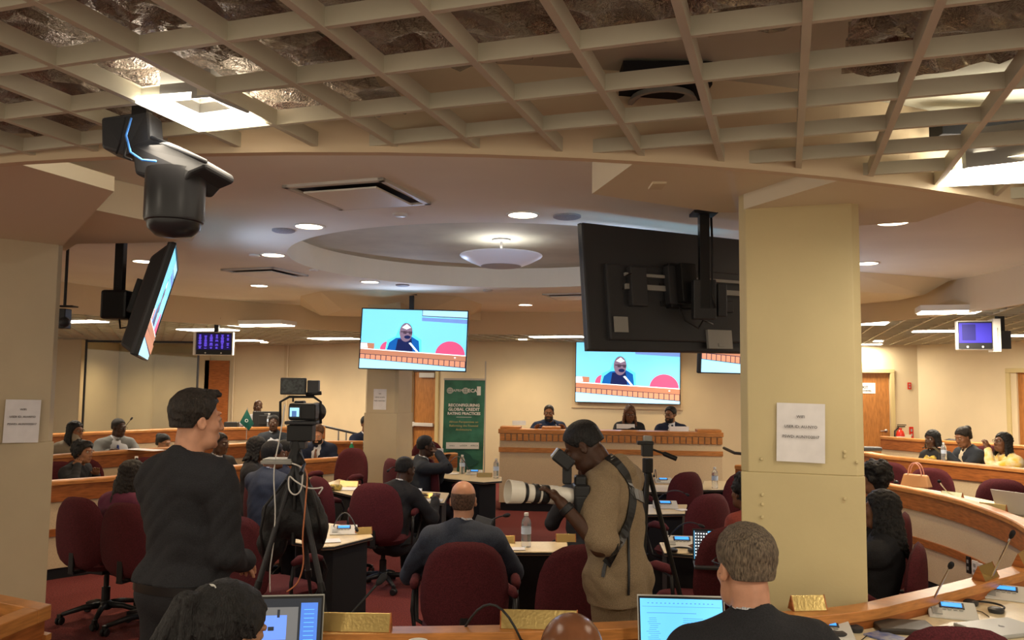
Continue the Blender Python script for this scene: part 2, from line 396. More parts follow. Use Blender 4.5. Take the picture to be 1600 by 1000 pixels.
block([(309, 361), (300, 377), (200, 380), (120, 381)], 2.82, [(-3.3, 6.0), (-4.3, 5.9), (-4.8, 5.3)], 'trim_3')
block([(178, 299), (97, 385)], 2.755, [(-3.2, 5.6), (-4.2, 5.4)], 'trim_3', top=2.825)
def slope(top, bot, name, zb=2.87):
    mb = MB(); mb.hexa([(*p, HDOME - .002) for p in top], [(*p, zb) for p in bot]); struct(name, mb, M['soffit'])
bp = [tuple(at(x, y, HDOME).to_2d()) for x, y in [(470, 462), (500, 455), (594, 453), (716, 463), (753, 475)]] + [(-0.5, 13.06), (-3.2, 12.3)]
slope(bp, [(-2.75, 12.2), (-2.35, 11.3), (-1.7, 10.97), (-1.15, 11.3), (-.75, 12.5), (-0.5, 13.0), (-2.9, 12.4)], 'trim_4')
slope([(2.3, 8.3), (2.0, 9.2), (2.6, 10.3), (3.6, 11.0), (4.5, 9.3), (4.6, 8.5), (3.3, 8.0)], [(2.55, 8.5), (2.5, 9.1), (2.9, 9.9), (3.7, 10.6), (4.4, 9.3), (4.4, 8.7), (3.2, 8.4)], 'trim_5')
# wall edge strips / corners, glass partition at the left
gl = MB(); ga = Vector((-8.9, 17.2)); gb = Vector((-6.55, 17.1))
M['glass'] = mat('partition_glass', (0.75, 0.78, 0.72), 0.02, trans=1.0, ior=1.45)
gl.box(((ga.x + gb.x) / 2, 17.15, 1.5), (gb.x - ga.x, 0.02, 2.36)); struct('window_1', gl, M['glass'])
wf = MB()
for x in (ga.x, gb.x): wf.box((x, 17.15, 1.5), (0.03, 0.05, 2.4))
wf.box(((ga.x + gb.x) / 2, 17.15, 2.66), (gb.x - ga.x, 0.05, 0.04)); struct('trim_7', wf, M['dark'])
bx = MB(); bx.prism([(-12, 16.2), (-9.0, 17.15), (-9.0, 18.8), (-11, 18.8)], 0, 3.0); struct('wall_side_left', bx, M['wall'])
bd = MB(); bd.box((-7.55, 18.83, 1.3), (1.25, 0.06, 2.4)); struct('trim_8', bd, M['columnl'])
bd = MB(); bd.box((-6.75, 18.83, 1.25), (0.55, 0.06, 2.15)); struct('door_4', bd, M['wooddk'])
for x in (364, 448):
    p = atd(x, 600, 18.8); e = MB(); e.box((p.x, 18.85, 1.5), (0.02, 0.06, 2.6)); struct('trim_9', e, M['soffit'])

# ---- lamps
def downlight(px_, py_, power, r=0.098, label=''):
    p = at(px_, py_, HDOME); o = empty('ceiling_light', (p.x, p.y, HDOME), 0, label, 'ceiling light', 'round downlights in the dome ceiling')
    mb = MB(); mb.lathe([(r * 1.0, 0.004), (r * 1.16, 0.0), (r * 1.16, -0.008), (r, -0.008), (r, 0.004)], (0, 0, 0), 28, cap=False); mb.build('trim_ring', M['whitep'], o, smooth=True)
    mb = MB(); mb.lathe([(0.0001, -0.004), (r, -0.004)], (0, 0, 0), 28, cap=False); mb.build('diffuser', M['lit'], o)
    spot((p.x, p.y, HDOME - 0.03), power * 1.35)
for a in [(483, 353, 60, 'round downlight nearest the square ceiling vent, left of the pendant'), (817, 335, 60, 'round downlight just above the pendant saucer lamp'),
          (427, 398, 60, 'round downlight above the small left ceiling vent'), (405, 446, 60, 'small round downlight below the left ceiling vent'),
          (578, 440, 60, 'small round downlight above the middle hanging screen'), (821, 476, 60, 'small far downlight right below the pendant lamp'),
          (225, 408, 60, 'round downlight beside the left hanging screen and pole'), (1395, 347, 60, 'large round downlight right of the yellow column, under the rim'),
          (1354, 411, 60, 'smaller round downlight just right of the yellow column')]: downlight(a[0], a[1], a[2], label=a[3])
def gridlight(px_, py_, w_, d_, power, label, Y=None):
    p = at(px_, py_, HG + 0.01); o = empty('ceiling_light', (p.x, p.y, HG), -TH, label, 'ceiling light', 'rectangular light panels in the grid ceiling')
    mb = MB(); mb.box((0, 0, 0.03), (w_ + 0.04, d_ + 0.04, 0.06)); mb.build('lamp_housing', M['whitep'], o)
    mb = MB(); mb.box((0, 0, -0.006), (w_, d_, 0.012)); mb.build('diffuser', M['litc'], o)
    area((p.x, p.y, HG - 0.03), w_, power, NEUT, d_, (0, 0, -TH))
for a in [(118, 501, .9, .3, 'far light panel between the left pillar and hanging screen'), (325, 514, .9, .4, 'light panel right above the small purple monitor'),
          (408, 507, .9, .35, 'light panel on the grid ceiling right of the small purple monitor'), (522, 528, .9, .4, 'light panel beside the middle hanging screen'),
          (375, 531, .9, .3, 'farthest left light panel near the back wall'), (870, 525, .9, .3, 'light panel over the top of the wall screen'),
          (1352, 504, .5, .4, 'light panel touching the right edge of the yellow column'), (1482, 486, .55, .35, 'light panel just under the right rim of the dome'),
          (1464, 516, .6, .3, 'light panel left of the grey hanging monitor'), (1585, 523, .8, .3, 'light panel behind the pole of the grey monitor'),
          (1350, 537, .6, .3, 'farthest right light panel above the door')]:
    gridlight(a[0], a[1], a[2], a[3], 60 if a[0] > 1400 else 34, a[4])
# large troffer frames lying above the near grid
def troffer(corners, hole, z, power, label):
    o = empty('ceiling_light', tuple(sum((at(x, y, z) for x, y in corners), Vector()) / 4), 0, label, 'ceiling light')
    O = o.location.copy(); mb = MB(); c = [at(x, y, z) - O for x, y in corners]; hh = [at(x, y, z) - O for x, y in hole]
    for i in range(4):
        j = (i + 1) % 4; mb.hexa([c[i] + Vector((0, 0, .02)), c[j] + Vector((0, 0, .02)), hh[j] + Vector((0, 0, .02)), hh[i] + Vector((0, 0, .02))], [c[i], c[j], hh[j], hh[i]])
    mb.build('diffuser', M['litc'], o)
    h = MB(); up = Vector((0, 0, .14))
    for i in range(4):
        j = (i + 1) % 4; h.hexa([hh[i] + up, hh[j] + up, hh[j] * 1.05 + up, hh[i] * 1.05 + up], [hh[i], hh[j], hh[j] * 1.05, hh[i] * 1.05])
    h.build('inner_frame', M['grey'], o)
    area(tuple(O + Vector((0, 0, -0.10))), 0.3, power, NEUT); area(tuple(O + Vector((0.0, 0, 0.05))), 0.3, power * 0.3, NEUT, rot=(math.pi, 0, 0)); return o
troffer([(212, 161), (310, 206), (414, 195), (328, 152)], [(252, 160), (311, 187), (386, 177), (327, 153)], HG - 0.006, 6, 'bright square light frame in the grid above the black projector camera')
troffer([(1466, 292), (1492, 268), (1640, 246), (1640, 284)], [(1506, 264), (1512, 262), (1620, 250), (1622, 254)], HG - 0.006, 6, 'bright light frame at the right edge of the near grid ceiling')
for px_, py_, lb in [(345, 158, 'round lamp seen through the lit square frame, upper left'), (1535, 232, 'round lamp above the grid at the upper right')]:
    p = at(px_, py_, HG + 0.22); o = empty('ceiling_light', tuple(p), 0, lb, 'ceiling light'); mb = MB()
    mb.lathe([(0.0001, 0), (0.11, 0)], (0, 0, 0), 28, cap=False); mb.build('diffuser', M['litc'], o)
    pl_ = bpy.data.lights.new('lamp_light', 'POINT'); pl_.energy = 9; pl_.color = (1, .95, .85); pl_.shadow_soft_size = .01; po = bpy.data.objects.new('lamp_light', pl_); po.location = (p.x, p.y, p.z - .05); COL.objects.link(po)
    mb = MB(); mb.lathe([(.11, .03), (.13, .03), (.13, -.005), (.11, -.005)], (0, 0, 0), 28, cap=False); mb.build('trim_ring', M['whitep'], o, smooth=True)
p = at(1035, 152, HG + 0.2); o = empty('ceiling_lamp', tuple(p), 0, 'unlit round reflector can lying above the near grid beams', 'ceiling light')
mb = MB(); mb.box((0, 0.0, .05), (.3, .2, .08)); mb.build('mounting_plate', M['blackm'], o)
mb = MB(); mb.lathe([(.11, 0), (.12, -.02), (.105, -.02), (.06, .03), (.0001, .04)], (0, 0, -.0), 24, cap=False); mb.build('reflector', M['grey'], o, smooth=True)
p = at(1547, 200, HG + 0.2); mb = MB(); mb.box((0, 0, 0), (.42, .1, .08)); o = mb.build('junction_box', M['blackm']); o.location = p; tag(o, 'black rectangular box above the grid at the far upper right', 'junction box')
# foil blankets lying on the grid
def foil(p0, ulen, vlen, seed, label, tilt=0):
    rnd = np.random.RandomState(seed); nu, nv = int(ulen / 0.035), int(vlen / 0.035); mb = MB(); vs = []
    ph = rnd.rand(8) * 6.28; fr = rnd.rand(8, 2) * 30 + 6
    for a in range(nu + 1):
        for b in range(nv + 1):
            u, v = a / nu * ulen, b / nv * vlen
            z = sum(math.sin(fr[k, 0] * u + fr[k, 1] * v * (1 if k % 2 else -1) + ph[k]) for k in range(8)) * 0.011 + rnd.rand() * 0.016
            if b > nv - 2: v += 0.03 * math.sin(u * 9 + seed) + rnd.rand() * 0.02
            P = Vector(p0) + UU * u + VV * (v + tilt * u); vs.append((P.x, P.y, HG + GD + 0.012 + abs(z)))
    fs = [(a * (nv + 1) + b, (a + 1) * (nv + 1) + b, (a + 1) * (nv + 1) + b + 1, a * (nv + 1) + b + 1) for a in range(nu) for b in range(nv)]
    mb.add(vs, fs); o = mb.build('foil_blanket', M['foil'], smooth='all', fix=False); return tag(o, label, 'insulation foil')
B0 = G0 + UU * SU * -9.5 + VV * SV * -5.5
foil(B0, 2.1, 2.05, 3, 'crumpled foil insulation over the upper left grid, left of the others')
foil(B0 + UU * 2.12 + VV * -.1, 1.25, 1.85, 5, 'crumpled foil insulation above the grid, left of centre')
foil(B0 + UU * 3.38 + VV * .1, 1.0, 2.05, 6, 'bright crumpled foil insulation above the upper centre of the grid')
foil(B0 + UU * 4.4 + VV * .0, 1.1, 2.25, 8, 'wrinkled foil insulation above the upper right grid')
foil(B0 + UU * 5.52 + VV * .1, 1.2, 2.3, 9, 'foil insulation over the far upper right corner of the grid')
# vents, speakers, sensors in the dome ceiling
def vent(px_, py_, w_, label):
    p = at(px_, py_, HDOME); o = empty('ceiling_vent', (p.x, p.y, HDOME), -TH, label, 'ceiling vent'); h = w_ / 2
    f = MB()
    for a, b, c_, d_ in [(0, -h, w_, .04), (0, h, w_, .04), (-h, 0, .04, w_), (h, 0, .04, w_)]: f.box((a, b, -0.008), (c_ + (.04 if c_ > .1 else 0), d_ + (.04 if d_ > .1 else 0), 0.02))
    f.build('frame', M['lgrey'], o, bevel=.004); k = MB(); k.box((0, 0, 0.0), (w_ - .03, w_ - .03, 0.01)); k.build('duct_opening', M['blackm'], o)
    k = MB(); k.box((0, 0, -0.03), (w_ * .78, w_ * .78, 0.012)); k.build('centre_plate', M['whitep'], o, bevel=.004)
vent(562, 303, .62, 'large square supply vent in the dome ceiling, left of centre'); vent(415, 425, .6, 'square supply vent at the left of the dome beyond the downlights'); vent(895, 462, .6, 'square supply vent partly hidden by the big hanging screen back')
def rndplate(name, px_, py_, r, m_, label, cat, z=HDOME):
    p = at(px_, py_, z); mb = MB(); mb.lathe([(r, 0), (r, -.012), (r * .85, -.018), (.0001, -.018)], (0, 0, 0), 24); o = mb.build(name, m_, smooth=True); o.location = p; tag(o, label, cat)
spk = mat('speaker_grille', (.36, .36, .40), .6, noise=300, var=.3)
rndplate('ceiling_speaker', 443, 359, .085, spk, 'round speaker grille next to the left downlight', 'speaker'); rndplate('ceiling_speaker', 886, 337, .095, spk, 'round speaker grille right of the downlight above the pendant', 'speaker')
rndplate('ceiling_speaker', 629, 445, .08, spk, 'small round speaker grille above the middle screen pole', 'speaker')
rndplate('smoke_detector', 625, 334, .05, M['whitep'], 'round cover plate beside the large square vent', 'ceiling plate'); rndplate('smoke_detector', 490, 421, .045, M['whitep'], 'small round cover plate left of the round recess', 'ceiling plate')
rndplate('smoke_detector', 762, 453, .06, M['lgrey'], 'smoke detector with a grille at the far rim of the recess', 'smoke detector')
rndplate('smoke_detector', 1396, 337, .05, M['whitep'], 'small round sensor beside the large right downlight', 'smoke detector')
rndplate('smoke_detector', 398, 398, .05, M['whitep'], 'small round sensor left of the downlight by the left vent', 'smoke detector')
# pendant saucer lamp
p = atd(783, 402, 7.75); pl = empty('pendant_lamp', (p.x, p.y, p.z), 0, 'white saucer pendant lamp hanging in the round ceiling recess', 'lamp')
mb = MB(); mb.lathe([(.0001, -.085), (.195, -.085), (.215, -.08), (.3, -.045), (.385, .0), (.395, .012), (.39, .022), (.33, .02), (.0001, .012)], (0, 0, 0), 48, cap=False)
M['saucer'] = mat('saucer_glass', (.75, .75, .78), .35, emit=.12, ecol=(.6, .62, .8)); mb.build('saucer', M['saucer'], pl, smooth=True)
mb = MB(); mb.lathe([(.0001, -.089), (.19, -.089), (.197, -.082)], (0, 0, 0), 40, cap=False); mb.build('lower_lens', mat('saucer_lens', (.42, .42, .45), .5, noise=200, var=.1), pl)
lp = bpy.data.lights.new('lamp_light', 'POINT'); lp.energy = 16; lp.color = (1, .9, .85); lp.shadow_soft_size = .2; lo = bpy.data.objects.new('lamp_light', lp); lo.location = (p.x, p.y, p.z + .14); COL.objects.link(lo)
zz = HDOME + .26 - p.z; mb = MB(); mb.tube([(0, 0, 0), (0, 0, zz)], .012, 10); mb.build('stem', M['grey'], pl, smooth=True)
mb = MB(); mb.lathe([(.03, zz - .05), (.09, zz - .045), (.09, zz - .005), (.02, zz)], (0, 0, 0), 20); mb.build('canopy', M['grey'], pl, smooth=True)
# room light that the many panels behind the camera and over the tiers give
for x, y, pw, lb in [(-3.0, -0.2, 50, 'left'), (1.5, -0.2, 50, 'right'), (4.5, 1.5, 50, 'far right'), (-5.5, 3.0, 50, 'far left')]:
    o = empty('ceiling_light', (x, y, HG - 0.02), -TH, 'square light panel in the grid ceiling beside the viewpoint, ' + lb, 'ceiling light', 'light panels behind the viewpoint')
    mb = MB(); mb.box((0, 0, 0), (.6, .6, .02)); mb.build('diffuser', M['litc'], o); area((x, y, HG - 0.05), .6, pw, NEUT, rot=(0, 0, -TH))
for x, y, pw, lb in [(-8.0, 17.6, 110, 'in front of the glass partition'), (-5.2, 17.2, 120, 'at the rear left corner'), (-3.6, 15.8, 110, 'left of the banner door'), (0.2, 14.9, 90, 'left of the wall screen'), (3.0, 14.9, 60, 'above the podium right end'), (6.4, 14.3, 50, 'in front of the EXIT door'), (7.2, 12.6, 90, 'over the rear right tier')]:
    o = empty('ceiling_light', (x, y, HG - 0.01), 0, 'small round wall washer lamp ' + lb, 'ceiling light', 'wall washers by the back walls')
    mb = MB(); mb.lathe([(.0001, 0), (.08, 0), (.08, .03)], (0, 0, 0), 20, cap=False); mb.build('diffuser', M['lit'], o); spot((x, y, HG - 0.04), pw, WARM, 150)
# ================================================================ curved desks
def desk(name, path, cen, h, zf, label, wt=0.62, group='curved oak desk rows', worktop=True, depth=0.11):
    o = outs(path, cen); root = empty(name, (0, 0, 0), 0, label, 'desk', group)
    def part(nm, prof, m_): mb = MB(); mb.sweep(path, prof, o); return mb.build(nm, m_, root, bevel=0.003)
    def rect(a, b, z0, z1): return [(a, z0), (b, z0), (b, z1), (a, z1)]
    part('ledge', [(0, h - .012), (.012, h), (depth, h), (depth, h - .045), (0, h - .045)], M['wood'])
    part('fascia', rect(.012, depth - .012, h - .20, h - .045), M['wooddk'])
    part('front_panel', rect(.03, .07, zf + .1, h - .20), M['panel'])
    part('trim_stripe', rect(.015, .032, zf + .40, zf + .47), M['wooddk'])
    part('base', rect(.045, .075, zf, zf + .1), M['blackm'])
    if worktop: part('worktop', rect(depth - .01, wt, h - .105, h - .08), M['lam'])
    return root
C0 = (-.25, 7.5)
P1 = [at(x, y, .92) for x, y in [(395, 978), (512, 978), (605, 977), (700, 976), (850, 973), (1005, 967), (1290, 948), (1400, 928), (1500, 905), (1600, 876)]]
P1 = [p.to_2d() for p in P1] + [Vector(p) for p in [(3.28, 5.15), (3.62, 5.9), (3.79, 6.55), (3.87, 7.4), (3.73, 8.27), (3.3, 9.25), (2.72, 10.05)]]
desk('curved_desk', smooth_path(P1, 6), C0, .92, 0, 'inner oak ring desk curving from the foreground round to the right', group=None)
P2 = [(-4.75, 6.9), (-4.32, 7.7), (-4.05, 8.0), (-3.72, 8.4), (-2.55, 10.05), (-2.02, 10.62)]
desk('curved_desk', smooth_path([(-1.12, 11.08), (-.95, 11.2), (-.72, 11.32)], 4), C0, .92, 0, 'short oak desk end between the middle pillar and the green banner', group=None)
desk('curved_desk', smooth_path(P2, 6), C0, .92, 0, 'inner oak ring desk on the left behind the black-shirted person', group=None)
desk('curved_desk', R2L, C0, 1.0, 0.0, 'second oak desk row on the left, one tier up', group=None)
desk('curved_desk', R2R, C0, 1.0, 0.0, 'second oak desk row on the right with three people behind it', group=None)
desk('curved_desk', R3L, C0, 1.12, TZ, 'rear left oak desk row below the glass partition', group=None)
desk('curved_desk', R3R, C0, 1.10, TZ, 'rear right oak desk row behind the three people', group=None)
# corner counter at lower left
tp = at(81, 944, .92); A = at(0, 928, .92); B = at(0, 976, .92)
ca = (A - tp).normalized(); cb = (B - tp).normalized()
root = empty('corner_counter', (0, 0, 0), 0, 'open-topped oak corner counter at the bottom left edge', 'counter')
def cq(a, b, z): v = tp + ca * a + cb * b; return (v.x, v.y, z)
mb = MB(); La, Lb, fwd = .62, .50, .085
for a0, a1, b0, b1 in [(0, La, 0, fwd), (0, La, Lb - fwd, Lb), (0, fwd, fwd, Lb - fwd), (La - fwd, La, fwd, Lb - fwd)]:
    mb.hexa([cq(a0, b0, .92), cq(a1, b0, .92), cq(a1, b1, .92), cq(a0, b1, .92)], [cq(a0, b0, .86), cq(a1, b0, .86), cq(a1, b1, .86), cq(a0, b1, .86)])
mb.build('top_frame', M['wood'], root, bevel=.004)
mb = MB()
for a0, a1, b0, b1 in [(.02, La - .02, .02, .05), (.02, La - .02, Lb - .05, Lb - .02), (.02, .05, .05, Lb - .05), (La - .05, La - .02, .05, Lb - .05)]:
    mb.hexa([cq(a0, b0, .86), cq(a1, b0, .86), cq(a1, b1, .86), cq(a0, b1, .86)], [cq(a0, b0, 0), cq(a1, b0, 0), cq(a1, b1, 0), cq(a0, b1, 0)])
mb.build('side_panel', M['wooddk'], root)
mb = MB(); mb.hexa([cq(.05, .05, .72), cq(La - .05, .05, .72), cq(La - .05, Lb - .05, .72), cq(.05, Lb - .05, .72)], [cq(.05, .05, .7), cq(La - .05, .05, .7), cq(La - .05, Lb - .05, .7), cq(.05, Lb - .05, .7)]); mb.build('inner_shelf', M['lgrey'], root)
mb = MB(); mb.hexa([cq(-.004, -.004, .80), cq(La, -.004, .80), cq(La, .03, .80), cq(-.004, .03, .80)], [cq(-.004, -.004, .775), cq(La, -.004, .775), cq(La, .03, .775), cq(-.004, .03, .775)]); mb.build('trim_strip', M['wood'], root)

# ---------------------------------------------------------------- podium
pa, pb = at(781, 670, 1.2).to_2d(), at(1128, 676, 1.2).to_2d(); pt = (pb - pa).normalized(); pn = Vector((-pt.y, pt.x)); PL = (pb - pa).length
root = empty('podium_desk', (0, 0, 0), 0, 'long cream speaker podium with oak dentil band below the wall screen', 'podium')
def pbox(mb, s0, s1, n0, n1, z0, z1):
    q = [pa + pt * s0 + pn * n0, pa + pt * s1 + pn * n0, pa + pt * s1 + pn * n1, pa + pt * s0 + pn * n1]; mb.prism([tuple(v) for v in q], z0, z1)
DP = 0.30
mb = MB(); pbox(mb, -.02, PL + .02, -.03, DP, 1.135, 1.2); pbox(mb, 0, .3, .02, DP, 1.2, 1.235); pbox(mb, PL - .35, PL, .02, DP, 1.2, 1.235); pbox(mb, .62, .9, .05, DP, 1.2, 1.24); mb.build('ledge', M['wood'], root, bevel=.006)
mb = MB(); s = 0.0
while s < PL: pbox(mb, s + .006, s + .076, -.03, .02, 1.03, 1.128); s += .088
mb.build('dentil_band', M['wood'], root, bevel=.004)
mb = MB(); pbox(mb, 0, PL, 0, .06, .12, 1.135); pbox(mb, 0, .06, .06, 1.2, .12, 1.1); pbox(mb, PL - .06, PL, .06, 1.2, .12, 1.1); mb.build('front_panel', M['panel'], root)
mb = MB(); pbox(mb, -.012, PL + .012, -.015, .03, .86, .93); mb.build('trim_stripe', M['wood'], root)
mb = MB(); pbox(mb, .02, PL - .02, .02, .08, 0, .12); mb.build('base', M['blackm'], root)
mb = MB(); pbox(mb, .06, PL - .06, .3, .85, 1.0, 1.03); mb.build('worktop', M['lam'], root)
mb = MB(); pbox(mb, -1.0, PL + 2.0, .1, 3.4, 0, .25)
root = None; mb = MB(); q = [pa + pt * .08 + pn * .1, pa + pt * (PL - .08) + pn * .1, pa + pt * (PL - .08) + pn * 3.2, pa + pt * .08 + pn * 3.2]; mb.prism([tuple(v) for v in q], 0.001, .28); struct('floor', mb, M['carpet'])
# handrail right of the podium
e = atd(1132, 700, 12.1); hr = empty('handrail', (0, 0, 0), 0, 'dark bent handrail at the right end of the podium', 'handrail')
mb = MB(); pts = [atd(1131, 700, 12.2), atd(1148, 708, 11.9), atd(1160, 709, 11.8), atd(1165, 713, 11.8), atd(1166, 725, 11.8)]; mb.tube(pts + [Vector((pts[-1].x, pts[-1].y, 0.02))], .022, 10); mb.build('rail', M['dark'], hr, smooth=True)
# handrail at the rear left
hr = empty('handrail', (0, 0, 0), 0, 'thin dark stair handrail rising at the rear left, left of the middle pillar', 'handrail')
mb = MB(); mb.tube([atd(497, 664, 14.6), atd(532, 672, 14.6), atd(566, 680, 14.6)], .02, 8); mb.build('rail', M['dark'], hr)
for x, y in [(529, 671), (541, 674)]:
    p = atd(x, y, 14.6); mb = MB(); mb.tube([p, Vector((p.x, p.y, TZ))], .014, 8); mb.build('post', M['grey'], hr)

# ---------------------------------------------------------------- inner tables
def table(px_pts, label, h=.74, inset=.08):
    pts = [at(x, y, h).to_2d() for x, y in px_pts]; c = sum(pts, Vector((0, 0))) / len(pts)
    o = empty('table', (c.x, c.y, 0), 0, label, 'table', 'cream topped tables inside the desk ring')
    L = [p - c for p in pts]; mb = MB(); mb.prism([tuple(p) for p in L], h - .028, h); mb.build('tabletop', M['lam'], o, bevel=.008)
    mb = MB(); mb.prism([tuple(p * 1.006) for p in L], h - .022, h - .006); mb.build('edge_band', M['dark'], o)
    mb = MB(); mb.prism([tuple(p * (1 - inset * 1.6)) for p in L], 0.02, h - .028); mb.build('modesty_panel', M['blackm'], o)
    return o
table([(725, 862), (889, 862), (886, 846), (732, 846)], 'cream topped table in the middle with a water bottle and brass plates')
table([(455, 846), (505, 854), (522, 853), (583, 838), (575, 826), (500, 815), (455, 826)], 'black sided table with rounded corner behind the camera tripod')
table([(500, 758), (512, 765), (552, 774), (575, 760), (530, 748)], 'table with a yellow bag and papers left of the middle pillar')
table([(630, 786), (694, 785), (702, 770), (640, 766)], 'table with papers and a blue-lit console beyond the seated person in black')
table([(642, 742), (700, 748), (755, 753), (784, 751), (784, 745), (700, 735), (645, 733)], 'long black edged table in front of the green banner')
table([(1000, 768), (1046, 768), (1050, 758), (1005, 757)], 'table with a console just right of the photographer, farthest of three')
table([(1008, 803), (1070, 802), (1074, 788), (1012, 788)], 'table with a console right of the photographer, middle of three')
table([(1038, 863), (1100, 867), (1104, 849), (1030, 847)], 'table with headphones and a console right of the photographer, nearest of three')
table([(1094, 765), (1141, 765), (1146, 752), (1100, 751)], 'cream table with a water bottle left of the yellow pillar')

# ---------------------------------------------------------------- chairs
def slab_shape(w, h, n_, t, fn, nu=14, nv=12):
    """cushion: rounded-outline slab; fn(u,v)->offset point"""
    mb = MB(); vs = []; K = nu * 2
    for side in (1, -1):
        for i in range(nv + 1):
            rr = (i / nv)
            for j in range(K):
                a = 2 * math.pi * j / K; c_, s_ = math.cos(a), math.sin(a)
                q = (abs(c_) ** n_ + abs(s_) ** n_) ** (-1 / n_)
                x = c_ * q * rr * w / 2; z = s_ * q * rr * h / 2
                th = t / 2 * (1 - rr ** 6) ** 0.5 * side
                vs.append(fn(x, z, th))
    M_ = (nv + 1) * K; fs = []
    for sd in (0, 1):
        for i in range(nv):
            for j in range(K):
                a, b, c_, d = i * K + j, i * K + (j + 1) % K, (i + 1) * K + (j + 1) % K, (i + 1) * K + j
                f = [a + sd * M_, b + sd * M_, c_ + sd * M_, d + sd * M_]; fs.append(f if sd else f[::-1])
    return mb.add(vs, fs)
def make_chair():
    c = empty('office_chair', (0, 0, 0), 0, 'x', 'chair', 'maroon swivel chairs')
    def fb(x, z, t):
        taper = 1 - .10 * (z / .27) * (1 if z > 0 else .6); x = x * taper
        return (x, -.27 + t - .05 * (z + .27) - .03 + .9 * x * x + .25 * (z) ** 2, z + .715)
    slab_shape(.50, .54, 3.0, .075, fb).build('backrest', M['fabric'], c, smooth='all')
    def fs_(x, y, t): return (x, y - .01, .455 + t - .5 * max(0, y - .12) ** 2 + .25 * x * x)
    slab_shape(.50, .50, 3.4, .10, fs_).build('seat', M['fabric'], c, smooth='all')
    for s in (-1, 1):
        mb = MB(); mb.tube([(s * .20, -.12, .40), (s * .29, -.10, .42), (s * .305, -.12, .56), (s * .30, -.10, .66), (s * .30, 0.02, .685), (s * .30, .14, .67), (s * .305, .17, .60), (s * .295, .10, .44), (s * .20, .06, .40)], .013, 8)
        a = mb.build('armrest', M['black'], c, smooth='all')
        mb = MB(); mb.tube([(s * .30, -.11, .685), (s * .30, -.06, .70), (s * .30, .06, .70), (s * .30, .13, .683)], [.018, .03, .03, .018], 10); mb.build('arm_pad', M['fabric'], a, smooth='all')
    mb = MB(); mb.box((0, -.02, .395), (.24, .26, .035)); mb.box((0, -.215, .42), (.06, .24, .02)); mb.box((0, -.33, .50), (.05, .016, .16)); mb.build('seat_bracket', M['black'], c, bevel=.006)
    mb = MB(); mb.lathe([(.032, .09), (.032, .25), (.02, .255), (.02, .39)], (0, 0, 0), 14); mb.build('gas_column', M['black'], c, smooth=True)
    mb = MB()
    for k in range(5):
        a = 2 * math.pi * k / 5 + .3; ca_, sa_ = math.cos(a), math.sin(a)
        mb.tube([(ca_ * .03, sa_ * .03, .115), (ca_ * .15, sa_ * .15, .11), (ca_ * .30, sa_ * .30, .075)], [.028, .022, .016], 8)
    mb.lathe([(.045, .08), (.045, .14), (.03, .15)], (0, 0, 0), 14); mb.build('star_base', M['black'], c, smooth='all')
    for k in range(5):
        a = 2 * math.pi * k / 5 + .3; x, y = math.cos(a) * .31, math.sin(a) * .31; w_ = MB()
        T = Matrix.Translation((x, y, .03)) @ Matrix.Rotation(a + .8, 4, 'Z')
        for s in (-1, 1): w_.lathe([(.0001, -.01), (.024, -.01), (.03, -.004), (.03, .004), (.024, .01), (.0001, .01)], (0, 0, 0), 14, T @ Matrix.Translation((0, s * .016, 0)) @ Matrix.Rotation(math.pi / 2, 4, 'X'))
        w_.box((0, 0, .035), (.03, .03, .03), T); w_.build('caster', M['black'], c, smooth=True)
    return c
chair0 = make_chair(); _first = [True]
def ctree(o): CH[o.name] = children(o); [ctree(k) for k in CH[o.name]]
ctree(chair0)
def chair(px_, py_, yaw, label, zf=0.0, xy=None, group='maroon swivel chairs'):
    """px,py: middle of the backrest's top edge (0.985 m above its floor)"""
    if xy is None:
        p = at(px_, py_, .985 + zf); b = Vector((p.x, p.y)) - Matrix.Rotation(yaw, 2) @ Vector((0, -.30))
    else: b = Vector(xy)
    if _first[0]:
        _first[0] = False; c = chair0; c.location = (b.x, b.y, zf); c.rotation_euler = (0, 0, yaw); c['label'] = label; c['group'] = group
    else: c = dup(chair0, (b.x, b.y, zf), yaw, label, group)
    return c, b
